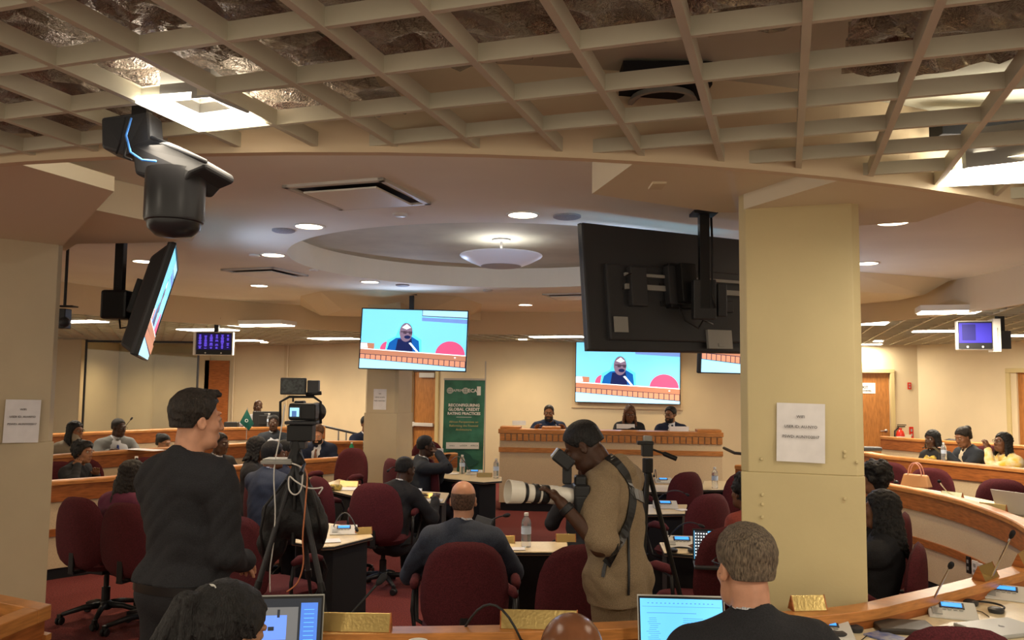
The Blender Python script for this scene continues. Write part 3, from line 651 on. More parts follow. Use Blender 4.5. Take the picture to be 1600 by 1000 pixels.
# yaw: 0 faces away from the camera (its back is towards us)
CHA = {}
for k, px_, py_, yaw, zf, label in [
    ('A', 122, 776, R(-22), 0, 'maroon swivel chair nearest the left pillar, under the long-haired person'),
    ('B', 197, 785, R(-18), 0, 'maroon swivel chair partly behind the standing person in the black shirt'),
    ('C', 378, 806, R(-38), 0, 'maroon chair right behind the standing person, beside the tripod'),
    ('D', 402, 746, R(-40), 0, 'maroon chair under the bald person in the navy suit'),
    ('E', 497, 744, R(-48), 0, 'maroon chair behind the video camera rig and tripod'),
    ('F', 586, 754, R(-8), 0, 'maroon chair under the person in black with headphones'),
    ('G', 612, 716, R(-55), 0, 'maroon chair behind the seated person in glasses and dark suit'),
    ('H', 672, 716, R(-70), 0, 'empty maroon chair with armrest right of the person in glasses'),
    ('I', 727, 846, R(2), 0, 'large maroon chair in the centre under the balding person in the grey-blue suit'),
    ('J', 905, 850, R(25), 0, 'maroon chair mostly hidden behind the photographer'),
    ('K', 1074, 737, R(30), 0, 'empty maroon chair in front of the podium, right of the photographer'),
    ('L', 1110, 771, R(28), 0, 'empty dark maroon chair left of the yellow pillar'),
    ('M', 1138, 822, R(28), 0, 'maroon chair left of the yellow pillar, behind the open laptop'),
    ('N', 1160, 738, R(30), 0, 'maroon chair half hidden by the left edge of the yellow pillar'),
    ('O', 1400, 838, R(60), 0, 'large maroon chair right of the yellow pillar, its side towards us'),
    ('P', 1392, 792, R(60), 0, 'maroon chair behind the largest one right of the yellow pillar'),
    ('X', 1500, 978, R(-12), 0, 'maroon chair back at the bottom right edge by the closed laptop')]:
    CHA[k] = chair(px_, py_, yaw, label, zf, xy={'O': (2.10, 4.98), 'P': (2.58, 6.15)}.get(k))[1]
for k, px_, py_, yaw, zf, label in [
    ('Q', 92, 721, R(190), 0, 'chair back just right of the left pillar, between the left desk rows'),
    ('R', 130, 717, R(190), 0, 'maroon chair back between the left desk rows, behind the curly-haired person'),
    ('S', 232, 714, R(200), 0, 'small chair back beside the dark-haired person on the left'),
    ('T', 1390, 722, R(140), 0, 'lit red chair behind the ring desk, nearest the yellow pillar'),
    ('U', 1455, 731, R(140), 0, 'lit red chair behind the tan handbag on the ring desk'),
    ('V', 1566, 748, R(-30), 0, 'dark maroon chair behind the ring desk at the right edge'),
    ('W', 1554, 673, R(150), TZ, 'maroon chair back at the rear right tier'),
    ('Y', 1546, 696, R(150), TZ, 'red chair right of the person with the hair bun'),
    ('Z', 668, 689, R(180), 0.0, 'red chair behind the oak desk end by the green banner'),
    ('ZA', 553, 700, R(150), TZ, 'chair just left of the middle pillar on the second desk row')]:
    CHA[k] = chair(px_, py_, yaw, label, zf)[1]
for k, px_, lb in [('c1', 857, 'chair under the speaker in the blue shirt on the podium'), ('c2', 986, 'chair under the person in glasses on the podium'), ('c3', 1058, 'chair under the dark-suited person on the podium')]:
    p = atd(px_, 660, 13.15); chair(0, 0, R(180), lb, .28, xy=(p.x, p.y + .1))
# ================================================================ screens
def em(name, r, g, b, k=1.0): c = rgb(r, g, b); return mat(name, c, 0.4, emit=k, ecol=c, spec=0.2)
PICM = [em('pic_sky', 120, 205, 242), em('pic_wood', 176, 118, 92), em('pic_block', 205, 140, 110), em('pic_pale', 165, 215, 245), em('pic_line', 70, 55, 70),
        em('pic_blue', 15, 85, 160), em('pic_navy', 20, 30, 75), em('pic_skin', 120, 100, 120), em('pic_pink', 205, 80, 120), em('pic_white', 235, 250, 255), em('pic_slate', 110, 140, 200), em('pic_halo', 90, 225, 250)]
def picture(w, h, zoom=1.0):
    """flat coloured picture in the xz plane facing -y, origin at centre"""
    mb = MB(); L = [0]
    def P(mi, pts):
        L[0] += 1; mb.mi = mi; y = -.0004 * L[0]; o = len(mb.v)
        mb.v += [((x - .5) * w, y, (.5 - z) * h) for x, z in pts]; mb.f.append(list(range(o, o + len(pts)))); mb.m.append(mi)
    def E_(mi, cx, cy, rx, ry, a0=0, a1=360): P(mi, [(cx + rx * math.cos(R(a)), cy - ry * math.sin(R(a))) for a in range(a0, a1 + 1, 12)][: (360 // 12) if a1 - a0 == 360 else None])
    P(0, [(0, 0), (1, 0), (1, 1), (0, 1)])
    P(4, [(.57, 0), (1, 0), (1, .12), (.57, .10)]); P(3, [(.575, 0), (1, 0), (1, .105), (.575, .088)]); P(10, [(.57, .12), (1, .14), (1, .21), (.57, .18)])
    E_(8, .26, .68, .075, .14, 0, 180); P(8, [(.185, .68), (.335, .68), (.335, .72), (.185, .72)])
    E_(8, .85, .74, .14, .23, 0, 180)
    P(11, [(.235, .70), (.25, .52), (.33, .45), (.37, .27), (.42, .20), (.48, .26), (.50, .42), (.575, .50), (.58, .74)])
    P(5, [(.245, .72), (.27, .56), (.33, .48), (.48, .45), (.55, .52), (.565, .75)]); P(6, [(.35, .5), (.48, .48), (.50, .74), (.33, .73)])
    E_(7, .425, .38, .062, .16); P(4, [(.375, .36), (.485, .37), (.485, .39), (.375, .38)]); E_(6, .44, .46, .03, .03); P(9, [(.385, .30), (.43, .24), (.47, .30), (.43, .33)]); P(4, [(.40, .355), (.435, .36), (.43, .41), (.40, .405)]); P(4, [(.45, .36), (.485, .365), (.48, .415), (.455, .41)])
    P(9, [(.455, .56), (.475, .55), (.56, .72), (.545, .73)]); P(1, [(.0, .57), (.13, .58), (.13, .68), (0, .67)]); P(9, [(.0, .58), (.06, .58), (.07, .66), (0, .66)])
    P(9, [(0, .665), (1, .74), (1, .755), (0, .68)]); P(1, [(0, .68), (1, .755), (1, .84), (0, .76)])
    P(4, [(0, .755), (1, .84), (1, .955), (0, .84)]); P(3, [(0, .845), (1, .955), (1, 1), (0, 1)])
    n = 20
    for i in range(n):
        a, b = (i + .06) / n, (i + .90) / n; P(2, [(a, .765 + .083 * a), (b, .765 + .083 * b), (b, .835 + .108 * b), (a, .835 + .108 * a)])
    E_(9, .9, .785, .008, .012); return mb
def tv(loc, rot, w, h, label, pic=True, pole=None, body=.05, back=True, name='hanging_screen'):
    o = empty(name, loc, 0, label, 'screen'); o.rotation_euler = rot
    mb = MB(); t = .012
    for x, z, a, b in [(0, h / 2 - t / 2, w, t), (0, -h / 2 + t / 2, w, t), (-w / 2 + t / 2, 0, t, h), (w / 2 - t / 2, 0, t, h)]: mb.box((x, 0, z), (a, .03, b))
    mb.build('bezel', M['black'], o)
    if pic: pm = picture(w - 2 * t, h - 2 * t); q = pm.build('display', PICM, o, fix=False); q.location = (0, -.006, 0)
    mb = MB(); mb.box((0, .022, 0), (w, .035, h)); mb.box((0, .05, -h * .12), (w * .8, .05, h * .6)); mb.build('rear_casing', M['dark'], o, bevel=.012)
    mb = MB(); mb.box((0, .10, .02), (.22, .06, .30)); mb.box((-.05, .08, .02), (.42, .012, .04)); mb.box((-.05, .08, -.10), (.42, .012, .04)); mb.box((.0, .15, .03), (.13, .10, .26)); mb.build('mount', M['black'], o, bevel=.005)
    if pic: l = bpy.data.lights.new('screen_light', 'SPOT'); l.energy = 22; l.color = (.55, .68, 1.0); l.spot_size = R(165); l.spot_blend = .6; l.shadow_soft_size = .005; lo = bpy.data.objects.new('screen_light', l); COL.objects.link(lo); lo.matrix_world = Matrix.Translation(loc) @ o.rotation_euler.to_matrix().to_4x4() @ Matrix.Translation((0, -.16, 0)) @ Matrix.Rotation(-math.pi / 2, 4, 'X')
    return o
def rotm(y, p, r): return (Matrix.Rotation(y, 3, 'Z') @ Matrix.Rotation(p, 3, 'X') @ Matrix.Rotation(r, 3, 'Y')).to_euler()
def pole(name, p, z0, z1, s, label, parent=None):
    mb = MB(); mb.box((0, 0, (z1 - z0) / 2), (s, s, z1 - z0)); o = mb.build(name, M['black'], None, bevel=.004)
    mb2 = MB(); mb2.box((0, 0, z1 - z0 - .01), (s * 2.4, s * 2.4, .02)); q = mb2.build('ceiling_plate', M['black'], o); o.location = (p[0], p[1], z0); return tag(o, label, 'pole')
tvm = tv((-1.252, 10.445, 2.419), rotm(-.057, -.06, .021), 1.38, .785, 'middle hanging screen showing the speaker, in front of the middle pillar')
pole('ceiling_pole', (-1.30, 10.56), 2.6, HDOME, .06, 'short dark pole holding the middle screen')
tvl = tv((-2.683, 6.192, 2.426), rotm(1.946, .262, .003), 1.43, .81, 'left hanging screen seen almost edge-on beside the left pillar')
mb = MB(); mb.hexa([(-.70, .03, .395), (.70, .03, .395), (.6, .12, .28), (-.6, .12, .28)], [(-.70, .03, -.395), (.70, .03, -.395), (.6, .12, -.36), (-.6, .12, -.36)]); mb.build('speaker_housing', M['dark'], tvl, bevel=.02)
plL = pole('ceiling_pole', (-3.0, 6.22), 2.42, HDOME, .065, 'black ceiling pole and mount carrying the left edge-on screen')
mb = MB(); mb.box((-.0, -.0, .02), (.20, .18, .22)); mb.build('mount_box', M['black'], plL, bevel=.02)
mb = MB(); mb.tube([(.02, -.02, -.08), (.05, -.06, -.16), (.12, -.08, -.15), (.13, -.06, -.06)], .007, 8); mb.build('cable_loop', M['black'], plL, smooth='all'); mb = MB(); mb.tube([(.10, -.02, -.05), (.10, -.05, -.18), (.18, -.06, -.24), (.22, -.05, -.12)], .007, 8); mb.build('cable_loop', M['black'], plL, smooth='all')
tvb = tv((1.08, 5.56, 2.512), rotm(3.649, .085, .015), 1.45, .83, 'large hanging screen left of the yellow pillar, its dark back towards us')
mb = MB(); mb.box((.50, .085, -.25), (.11, .006, .10)); mb.build('rating_label', M['grey'], tvb)
for cq_, dq_ in [((.36, .10, .0), (.13, .05, .26)), ((.06, .11, .02), (.13, .06, .26)), ((-.36, .09, -.10), (.22, .03, .08))]: mb = MB(); mb.box(cq_, dq_); mb.build('connector_block', M['dark'], tvb, bevel=.008)
mb = MB(); mb.tube([(.06, .14, -.11), (.03, .16, -.22), (-.08, .16, -.27), (-.15, .15, -.2), (-.14, .14, -.05)], .006, 8); mb.tube([(.42, .12, .08), (.47, .13, .06), (.5, .12, -.03)], .005, 8); mb.tube([(-.05, .2, -.1), (-.09, .2, -.22), (-.2, .17, -.24)], .006, 8); mb.build('cable_loop', M['black'], tvb, smooth='all')
mb = MB(); mb.box((-.10, .09, .0), (1.1, .02, .035)); mb.box((-.10, .09, .08), (1.1, .02, .02)); mb.box((-.33, .085, -.33), (.22, .02, .13)); mb.box((-.33, .098, -.37), (.05, .01, .02)); mb.build('mount_rail', M['grey'], tvb)
pp = atd(1099, 300, 5.34); pb_ = pole('ceiling_pole', (pp.x, pp.y), 2.38, HDOME, .065, 'black ceiling pole of the large screen seen from behind')
mb = MB(); mb.tube([(.045, -.02, .6), (.05, -.03, .4), (.045, -.03, .1), (.06, -.05, 0)], .008, 8); mb.build('cable', M['black'], pb_, smooth='all')
mb = MB(); mb.box((0, .01, .06), (.15, .08, .26)); mb.box((.12, .02, .06), (.06, .05, .22)); mb.build('mount_box', M['dark'], pb_, bevel=.008)
t4 = tv((2.40, 8.30, 2.40), rotm(.62, .05, .0), 1.43, .81, 'screen corner peeking out between the large screen and the yellow pillar')
c1 = atd(980, 583, 15.5)
tvw = tv((c1.x, 15.6, c1.z), (0, R(0.6), 0), 2.0, 1.16, 'large wall screen above the podium showing the speaker at his desk', name='wall_screen')
for ch in children(tvw):
    if ch.name.startswith('mount'): bpy.data.objects.remove(ch)
# wall screen hangs on the slightly angled front wall
wa = Vector(W[4]); wbb = Vector(W[5]); wt_ = (wbb - wa).normalized(); k = (980 - 800) / FPX
s_ = (k * wa.y - wa.x) / (wt_.x - k * wt_.y); wp = wa + wt_ * s_; tvw.location = (wp.x + .0, wp.y - .12, c1.z * 1.0 + .005); tvw.rotation_euler = (0, R(.7), math.atan2(wt_.y, wt_.x))
rb = MB(); rb.box((0, .105, -.02), (2.12, .03, 1.34)); q = rb.build('backing_board', M['panel'], tvw)
# small hanging monitors
def monitor(px_, py_, Y, w, h, yaw, label, side):
    p = atd(px_, py_, Y); o = empty('small_monitor', tuple(p), yaw, label, 'monitor')
    mb = MB(); mb.box((0, 0.03, 0), (w, .09, h)); mb.build('casing', M['lgrey'], o, bevel=.008)
    mb = MB(); mb.box((0, -.017, 0), (w * .94, .008, h * .94)); mb.build('bezel', M['black'], o)
    mb = MB(); mb.box((0, -.0225, h * .08), (w * .90, .004, h * .68)); mb.build('display', em('monitor_indigo' + side, *((45, 40, 130) if side == 'R' else (22, 14, 60))), o)
    if side == 'L':
        mb = MB()
        for k in range(6):
            for j in range(14):
                if random.random() < .8: ww = w * .09 * random.uniform(.5, 1); mb.box((-w * .37 + k * w * .148, -.0255, h * .37 - j * h * .044), (ww, .002, h * .022))
        mb.build('text_columns', em('monitor_violet', 105, 80, 235), o)
    else:
        mb = MB(); mb.box((-w * .18, -.0255, h * .1), (w * .38, .002, h * .55)); mb.build('dark_patch', em('monitor_dark', 32, 30, 78), o)
    mb = MB()
    for x in (-w * .22, w * .2): mb.ball((x, -.024, -h * .40), (.012, .004, .012), 8)
    mb.build('button', M['lgrey'], o)
    return o, p
mo, p = monitor(335, 537, 11.6, .52, .33, R(4), 'small monitor with violet text columns hanging at the left', 'L')
mb = MB(); mb.box((-.27, .02, 0), (.03, .10, .33)); mb.build('side_trim', M['whitep'], mo)
pole('ceiling_pole', (p.x + .01, p.y + .05), p.z + .16, HG + .08, .06, 'short pole above the small violet monitor')
mo, p = monitor(1523, 524, 9.0, .36, .32, R(-14), 'grey-edged indigo monitor hanging at the right', 'R')
mb = MB(); mb.box((.215, .07, 0), (.07, .2, .36)); mb.build('side_trim', M['whitep'], mo)
mb = MB(); mb.box((.33, .22, -.04), (.16, .10, .2)); mb.build('mount_box', M['dark'], mo)
bl = text_mesh('BOSCH', .05, M['ink'], 'lettering', mo, Matrix.Translation((.215, -.032, .0)) @ Matrix.Rotation(math.pi / 2, 4, 'Y') @ Matrix.Rotation(0, 4, 'X')); bl.data.transform(Matrix.Translation((0, 0, 0)))
bl.data.clear_geometry() if False else None
q = atd(1562, 500, 9.15); pole('ceiling_pole', (q.x, q.y), p.z - .05, HG + .08, .07, 'black pole right of the indigo monitor')

# ---------------------------------------------------------------- dome camera / projector hanging at upper left
q = atd(222, 205, 2.47); pz = empty('security_camera', (q.x, q.y, HG + .1), 0, 'black dome camera on an angled arm hanging from the near grid, upper left', 'camera')
base = Vector((q.x, q.y, HG + .1))
def L_(px_, py_, Y): return atd(px_, py_, Y) - base
mb = MB(); a = L_(221, 160, 2.47); b_ = L_(223, 200, 2.47); mb.box(((a.x + b_.x) / 2, 0, (a.z + b_.z) / 2), (.045, .045, a.z - b_.z)); mb.build('drop_pole', M['black'], pz)
c = [L_(157, 183, 2.45), L_(233, 172, 2.45), L_(236, 222, 2.40), L_(196, 243, 2.43), L_(158, 231, 2.45)]
mb = MB(); mb.hexa([tuple(v + Vector((0, .10, 0))) for v in c], [tuple(v) for v in c]); mb.build('bracket', M['dark'], pz, bevel=.01)
c = [L_(204, 225, 2.40), L_(238, 214, 2.40), L_(322, 250, 2.33), L_(322, 262, 2.33), L_(298, 272, 2.33), L_(284, 287, 2.33), L_(228, 277, 2.38), L_(210, 272, 2.40)]
mb = MB(); mb.hexa([tuple(v + Vector((.02, .19, .0))) for v in c], [tuple(v) for v in c]); mb.build('arm_housing', mat('arm_black', (.02, .02, .022), .65), pz, bevel=.012, seg=3)
v = L_(274, 300, 2.40); mb = MB(); rr = .085
mb.lathe([(.06, .068), (rr * .97, .063), (rr, .045), (rr, -.082), (rr * .97, -.09), (rr * .9, -.093), (rr * .86, -.112), (rr * .6, -.132), (.0001, -.138)], (v.x, v.y, v.z), 40, cap=False); mb.build('dome_housing', mat('dome_black', (.02, .02, .022), .3, bump=.05, bscale=30), pz, smooth=True)
mb = MB(); mb.tube([L_(205, 185, 2.42), L_(197, 212, 2.37), L_(204, 238, 2.35), L_(222, 250, 2.34), L_(244, 252, 2.33)], .0035, 8); mb.build('blue_cable', mat('blue_cable_plastic', (.08, .3, .9), .4), pz, smooth='all')
mb = MB(); mb.tube([L_(196, 184, 2.42), L_(190, 215, 2.39), L_(182, 240, 2.42)], .003, 6); mb.tube([L_(197, 222, 2.36), L_(194, 245, 2.36), L_(206, 250, 2.36)], .004, 6); mb.build('black_cable', M['blackm'], pz, smooth='all')
mb = MB(); mb.tube([L_(237, 215, 2.38), L_(280, 233, 2.35), L_(322, 253, 2.32)], .007, 8); mb.build('edge_lip', M['dark'], pz, smooth='all')
q = atd(98, 498, 6.6); pz = empty('stage_camera', tuple(q), 0, 'black camera unit fixed at the right edge of the left pillar', 'camera')
mb = MB(); mb.box((0, 0, .0), (.09, .10, .16)); mb.box((.03, 0, .10), (.14, .1, .012)); mb.build('housing', M['black'], pz, bevel=.01)
mb = MB(); mb.ball((.03, -.03, -.03), .045, 14); mb.build('lens_ball', M['dark'], pz, smooth='all')
mb = MB(); mb.tube([(-.0, .02, .1), (0, .02, .65)], .012, 8); mb.build('drop_rod', M['black'], pz)

# ---------------------------------------------------------------- notices, plates on walls
def notice(px_, py_, w, h, Y, yaw, label, lines, roll=0, big=1):
    p = atd(px_, py_, Y); T = Matrix.Rotation(roll, 4, 'Y'); mb = MB(); nn = 6; vs = []
    for i in range(nn + 1):
        for j in range(nn + 1): vs.append(((i / nn - .5) * w, -.004 - .006 * (i / nn - .5) ** 2 * 4 * (1 if j < 3 else .3), (j / nn - .5) * h))
    mb.add(vs, [(i * (nn + 1) + j, (i + 1) * (nn + 1) + j, (i + 1) * (nn + 1) + j + 1, i * (nn + 1) + j + 1) for i in range(nn) for j in range(nn)], T)
    o = mb.build('paper_notice', M['white'], fix=False, smooth='all'); o.location = p; o.rotation_euler = (0, 0, yaw); tag(o, label, 'notice')
    for t, z, sz in lines:
        text_mesh(t, sz, M['ink'], 'lettering', o, T @ Matrix.Translation((0, -.0115, z * h)) @ Matrix.Rotation(math.pi / 2, 4, 'X'), bold=0)
    return o
WL = [('WIFI', .27, .0185), ('USER ID: AU-NYO', .10, .0185), ('PSWD: AUNYO2017', -.07, .0185)]
ca_ = Vector((COLS[0][0], COLS[0][1])); fpn = lambda c, w, px_: None
def on_col(c, px_):   # point on a pillar's camera-side face at image column px
    ua, va = c[4] if len(c) > 4 else (UU, VV); cen = Vector((c[0], c[1])) - va * (c[2] / 2 + .002); k = (px_ - 800) / FPX; s = (k * cen.y - cen.x) / (ua.x - k * ua.y); return cen + ua * s
for ci, px_, py_, w, h, lb, rl in [(0, 1251, 676, .215, .275, 'white WIFI notice taped to the yellow pillar, nearest and largest', R(1)), (1, 34, 658, .20, .27, 'WIFI notice taped to the left beige pillar', R(1.5)), (2, 594, 624, .19, .27, 'small WIFI notice on the middle pillar under the screen', 0)]:
    v = on_col(COLS[ci], px_); notice(px_, py_, w, h, v.y - .001, R(45) if ci == 1 else -TH, lb, WL, rl)
def wallplate(px_, py_, Y, w, h, m_, label, name='socket_plate', yaw=0):
    p = atd(px_, py_, Y); mb = MB(); mb.box((0, 0, 0), (w, .012, h)); o = mb.build(name, m_, bevel=.003); o.location = p; o.rotation_euler = (0, 0, yaw)
    mb = MB(); mb.box((0, -.007, h * .2), (w * .4, .004, h * .22)); mb.box((0, -.007, -h * .2), (w * .4, .004, h * .22)); mb.build('socket', M['grey'], o); return tag(o, label, 'wall plate')
wallplate(1421, 603, 15.545, .07, .13, M['red'], 'small red alarm plate on the wall corner right of the door', 'alarm_plate')
wallplate(1424, 676, 15.545, .08, .22, M['red'], 'red bracket plate just right of the fire extinguisher', 'alarm_plate')
wallplate(560, 670, 17.9, .2, .13, M['whitep'], 'white socket plate on the wall left of the middle pillar')
pb2 = at(1027, 290, 2.735); mb = MB(); mb.box((0, 0, 0), (.06, .11, .01)); o = mb.build('socket_plate', M['wall'], bevel=.002); o.location = pb2; tag(o, 'cream socket plate on the soffit left of the black pole', 'wall plate')
# fire extinguisher
q = atd(1407, 690, 15.45); fe = empty('fire_extinguisher', tuple(q), 0, 'red fire extinguisher hanging on the wall right of the brown door', 'fire extinguisher')
mb = MB(); mb.lathe([(.0001, -.22), (.07, -.22), (.078, -.20), (.078, .13), (.06, .19), (.03, .22), (.03, .25), (.0001, .25)], (0, 0, 0), 24, cap=False); mb.build('cylinder', M['red'], fe, smooth=True)
mb = MB(); mb.lathe([(.0795, -.02), (.0795, .10)], (0, 0, 0), 24, cap=False); mb.build('instruction_label', M['white'], fe)
mb = MB(); mb.box((.02, 0, .28), (.14, .03, .02)); mb.box((.03, 0, .31), (.16, .03, .015)); mb.build('handle', M['black'], fe)
mb = MB(); mb.tube([(-.03, 0, .26), (-.1, 0, .2), (-.11, 0, 0), (-.1, 0, -.1)], .014, 8); mb.build('hose', M['black'], fe, smooth='all')
q = atd(1418, 700, 15.54); mb = MB(); mb.box((0, 0, 0), (.14, .02, .5)); o = mb.build('mounting_board', M['soffit']); o.location = q; tag(o, 'tan backing board behind the fire extinguisher', 'board')

# ---------------------------------------------------------------- green roll-up banner
a = at(696, 593, 1) ; BY = 13.0
p0 = atd(695, 596, BY); p1 = atd(756, 594, BY); bw = (p1 - p0).length; bn = empty('rollup_banner', tuple(atd(722, 740, BY)), R(2), 'tall green roll-up banner beside the podium', 'banner')
B0_ = Vector(bn.location); zt = p1.z - B0_.z; bw *= 1.04; tiltx = .045
gm = mat('banner_green', (.045, .19, .12), .35, noise=4, var=.25, bump=.3, bscale=14)
mb = MB(); vs = []; n1 = 10
for i in range(n1 + 1):
    for j in range(n1 + 1):
        x = (i / n1 - .5) * bw; z = -.35 + (zt + .35) * j / n1; vs.append((x + .02 * j / n1, .012 * math.sin(j * 1.3 + i * .8) * .35, z))
mb.add(vs, [(i * (n1 + 1) + j, (i + 1) * (n1 + 1) + j, (i + 1) * (n1 + 1) + j + 1, i * (n1 + 1) + j + 1) for i in range(n1) for j in range(n1)]); mb.build('fabric', gm, bn, smooth='all', fix=False)
mb = MB(); mb.box((.02, 0, zt + .01), (bw + .02, .03, .03)); mb.build('top_rail', M['lgrey'], bn)
mb = MB(); mb.box((bw * .54 + .0, .02, zt / 2), (.02, .02, zt + .6)); mb.build('support_pole', M['lgrey'], bn)
mb = MB(); mb.box((0, 0, -B0_.z + .05), (bw + .05, .22, .1)); mb.build('base_cassette', M['lgrey'], bn, bevel=.01)
bwht = mat('banner_white', (.82, .84, .8), .5); bgold = mat('banner_gold', (.62, .52, .22), .5); bdk = mat('banner_dark_green', (.02, .10, .075), .5)
def bt(t, sz, z, m_, x=0, bold=0): text_mesh(t, sz, m_, 'lettering', bn, Matrix.Translation((x + .015, -.014, z)) @ Matrix.Rotation(math.pi / 2, 4, 'X'), bold=bold)
bt('RECONFIGURING', .062, zt - .40, bwht, bold=.0022); bt('GLOBAL CREDIT', .066, zt - .465, bwht, bold=.0022); bt('RATING PRACTICES', .058, zt - .53, bwht, bold=.0022)
bt('African Perspectives on', .048, zt - .66, bgold); bt('Reforming the Financial', .048, zt - .72, bgold); bt('Architecture', .048, zt - .78, bgold)
bt('APRM', .06, zt - .17, bwht, -.1); bt('ECA', .075, zt - .17, bwht, .13, .002)
mb = MB()
for x in (-.21, .035):
    for rr2 in (.042, .028): mb.lathe([(rr2, 0), (rr2 + .007, 0)], (0, 0, 0), 20, Matrix.Translation((x, -.013, zt - .17)) @ Matrix.Rotation(math.pi / 2, 4, 'X'), cap=False)
    mb.box((x, -.013, zt - .17), (.055, .002, .008)); mb.box((x, -.013, zt - .17), (.008, .002, .055))
mb.build('emblem', bwht, bn)
mb = MB(); mb.box((.245, -.013, zt - .17), (.06, .003, .14)); mb.build('logo_block', bwht, bn)
mb = MB(); mb.box((.015, -.013, zt - .585), (.24, .002, .006)); mb.build('rule_line', bwht, bn)
mb = MB(); mb.box((-.0, -.013, zt - 1.03), (bw * .80, .003, .10)); mb.build('sponsor_strip', bwht, bn)
bt('uneca', .035, zt - 1.03, bdk, -.18); bt('unDESA', .035, zt - 1.03, bdk, 0); bt('AFRICA', .035, zt - 1.03, bdk, .17)
mb = MB(); mb.mi = 0
afr = [(-.26, -1.12), (-.12, -1.10), (.02, -1.12), (.12, -1.17), (.17, -1.24), (.27, -1.27), (.20, -1.33), (.10, -1.36), (.05, -1.44), (-.04, -1.38), (-.1, -1.27), (-.2, -1.24), (-.27, -1.18)]
o_ = len(mb.v); mb.v += [(x, -.0125, zt + z + .0) for x, z in afr]; mb.f.append(list(range(len(afr)))); mb.m.append(0); mb.build('map_print', bdk, bn, fix=False)
# ================================================================ people: implicit-surface bodies meshed with surface nets
def smin(a, b, k):
    h = np.clip(0.5 + 0.5 * (b - a) / k, 0, 1); return b * (1 - h) + a * h - k * h * (1 - h)
class SDF:
    """list of primitives; each = (op, fn, lo, hi, k)"""
    def __init__(s): s.p = []; s.post = []
    def cone(s, a, b, ra, rb, k=.02, op='+', sq=None):
        a = np.array(a, float); b = np.array(b, float)
        def f(P):
            pa = P - a; ba = b - a; h = np.clip((pa @ ba) / max(ba @ ba, 1e-9), 0, 1)
            d = pa - h[..., None] * ba
            if sq is not None:
                ax, fac = sq; c = d @ ax; d = d + (fac - 1) * c[..., None] * ax
                return (np.sqrt((d * d).sum(-1)) - (ra + (rb - ra) * h)) / (1 if fac <= 1 else 1 + .4 * (fac - 1))
            return np.sqrt((d * d).sum(-1)) - (ra + (rb - ra) * h)
        m = max(ra, rb); s.p.append((op, f, np.minimum(a, b) - m, np.maximum(a, b) + m, k)); return s
    def ell(s, c, r, M_=None, k=.02, op='+'):
        c = np.array(c, float); r = np.array(r, float); Q = np.array(M_) if M_ is not None else np.eye(3)
        def f(P):
            q = ((P - c) @ Q) / r; n = np.sqrt((q * q).sum(-1)) + 1e-9; g = np.sqrt(((q / r) ** 2).sum(-1)) + 1e-9
            return n * (n - 1) / g
        m = r.max(); s.p.append((op, f, c - m, c + m, k)); return s
    def mesh(s, res, name, m_, parent, noise=0, nscale=30, clip=None, smooth='all'):
        pl = [q for q in s.p if q[0] == '+']; lo = np.min([q[2] for q in pl], 0) - 3 * res - .01; hi = np.max([q[3] for q in pl], 0) + 3 * res + .01
        n = np.ceil((hi - lo) / res).astype(int) + 1
        ax = [lo[i] + res * np.arange(n[i]) for i in range(3)]
        F_ = np.full(n, 0.25)
        for op, f, l, h, k in s.p:
            pad = k + 4 * res + .02
            i0 = np.maximum(0, np.floor((l - pad - lo) / res).astype(int)); i1 = np.minimum(n, np.ceil((h + pad - lo) / res).astype(int) + 1)
            if (i1 <= i0).any(): continue
            sl = tuple(slice(a, b) for a, b in zip(i0, i1))
            P = np.stack(np.meshgrid(ax[0][sl[0]], ax[1][sl[1]], ax[2][sl[2]], indexing='ij'), -1); d = f(P)
            if op == '+': F_[sl] = smin(F_[sl], d, k)
            else: F_[sl] = -smin(-F_[sl], d, k)
        if clip or noise:
            P = np.stack(np.meshgrid(*ax, indexing='ij'), -1)
            if noise:
                w_ = nscale; F_ = F_ + noise * (np.sin(P[..., 0] * w_ + 2 * np.sin(P[..., 2] * w_ * .7)) * np.sin(P[..., 1] * w_ * 1.1 + 1.7 * np.sin(P[..., 0] * w_ * .6)) + np.sin(P[..., 2] * w_ * 1.3 + P[..., 0] * w_ * .5 + 2 * np.sin(P[..., 1] * w_ * .4)) * .7 - .5 * np.abs(np.sin(P[..., 2] * w_ * 1.9 - P[..., 0] * w_ * 1.1 + 1.5 * np.sin(P[..., 0] * w_ * .8 + P[..., 1] * w_))))
            if clip: F_ = np.maximum(F_, clip(P))
        return nets(F_, lo, res, name, m_, parent, smooth)
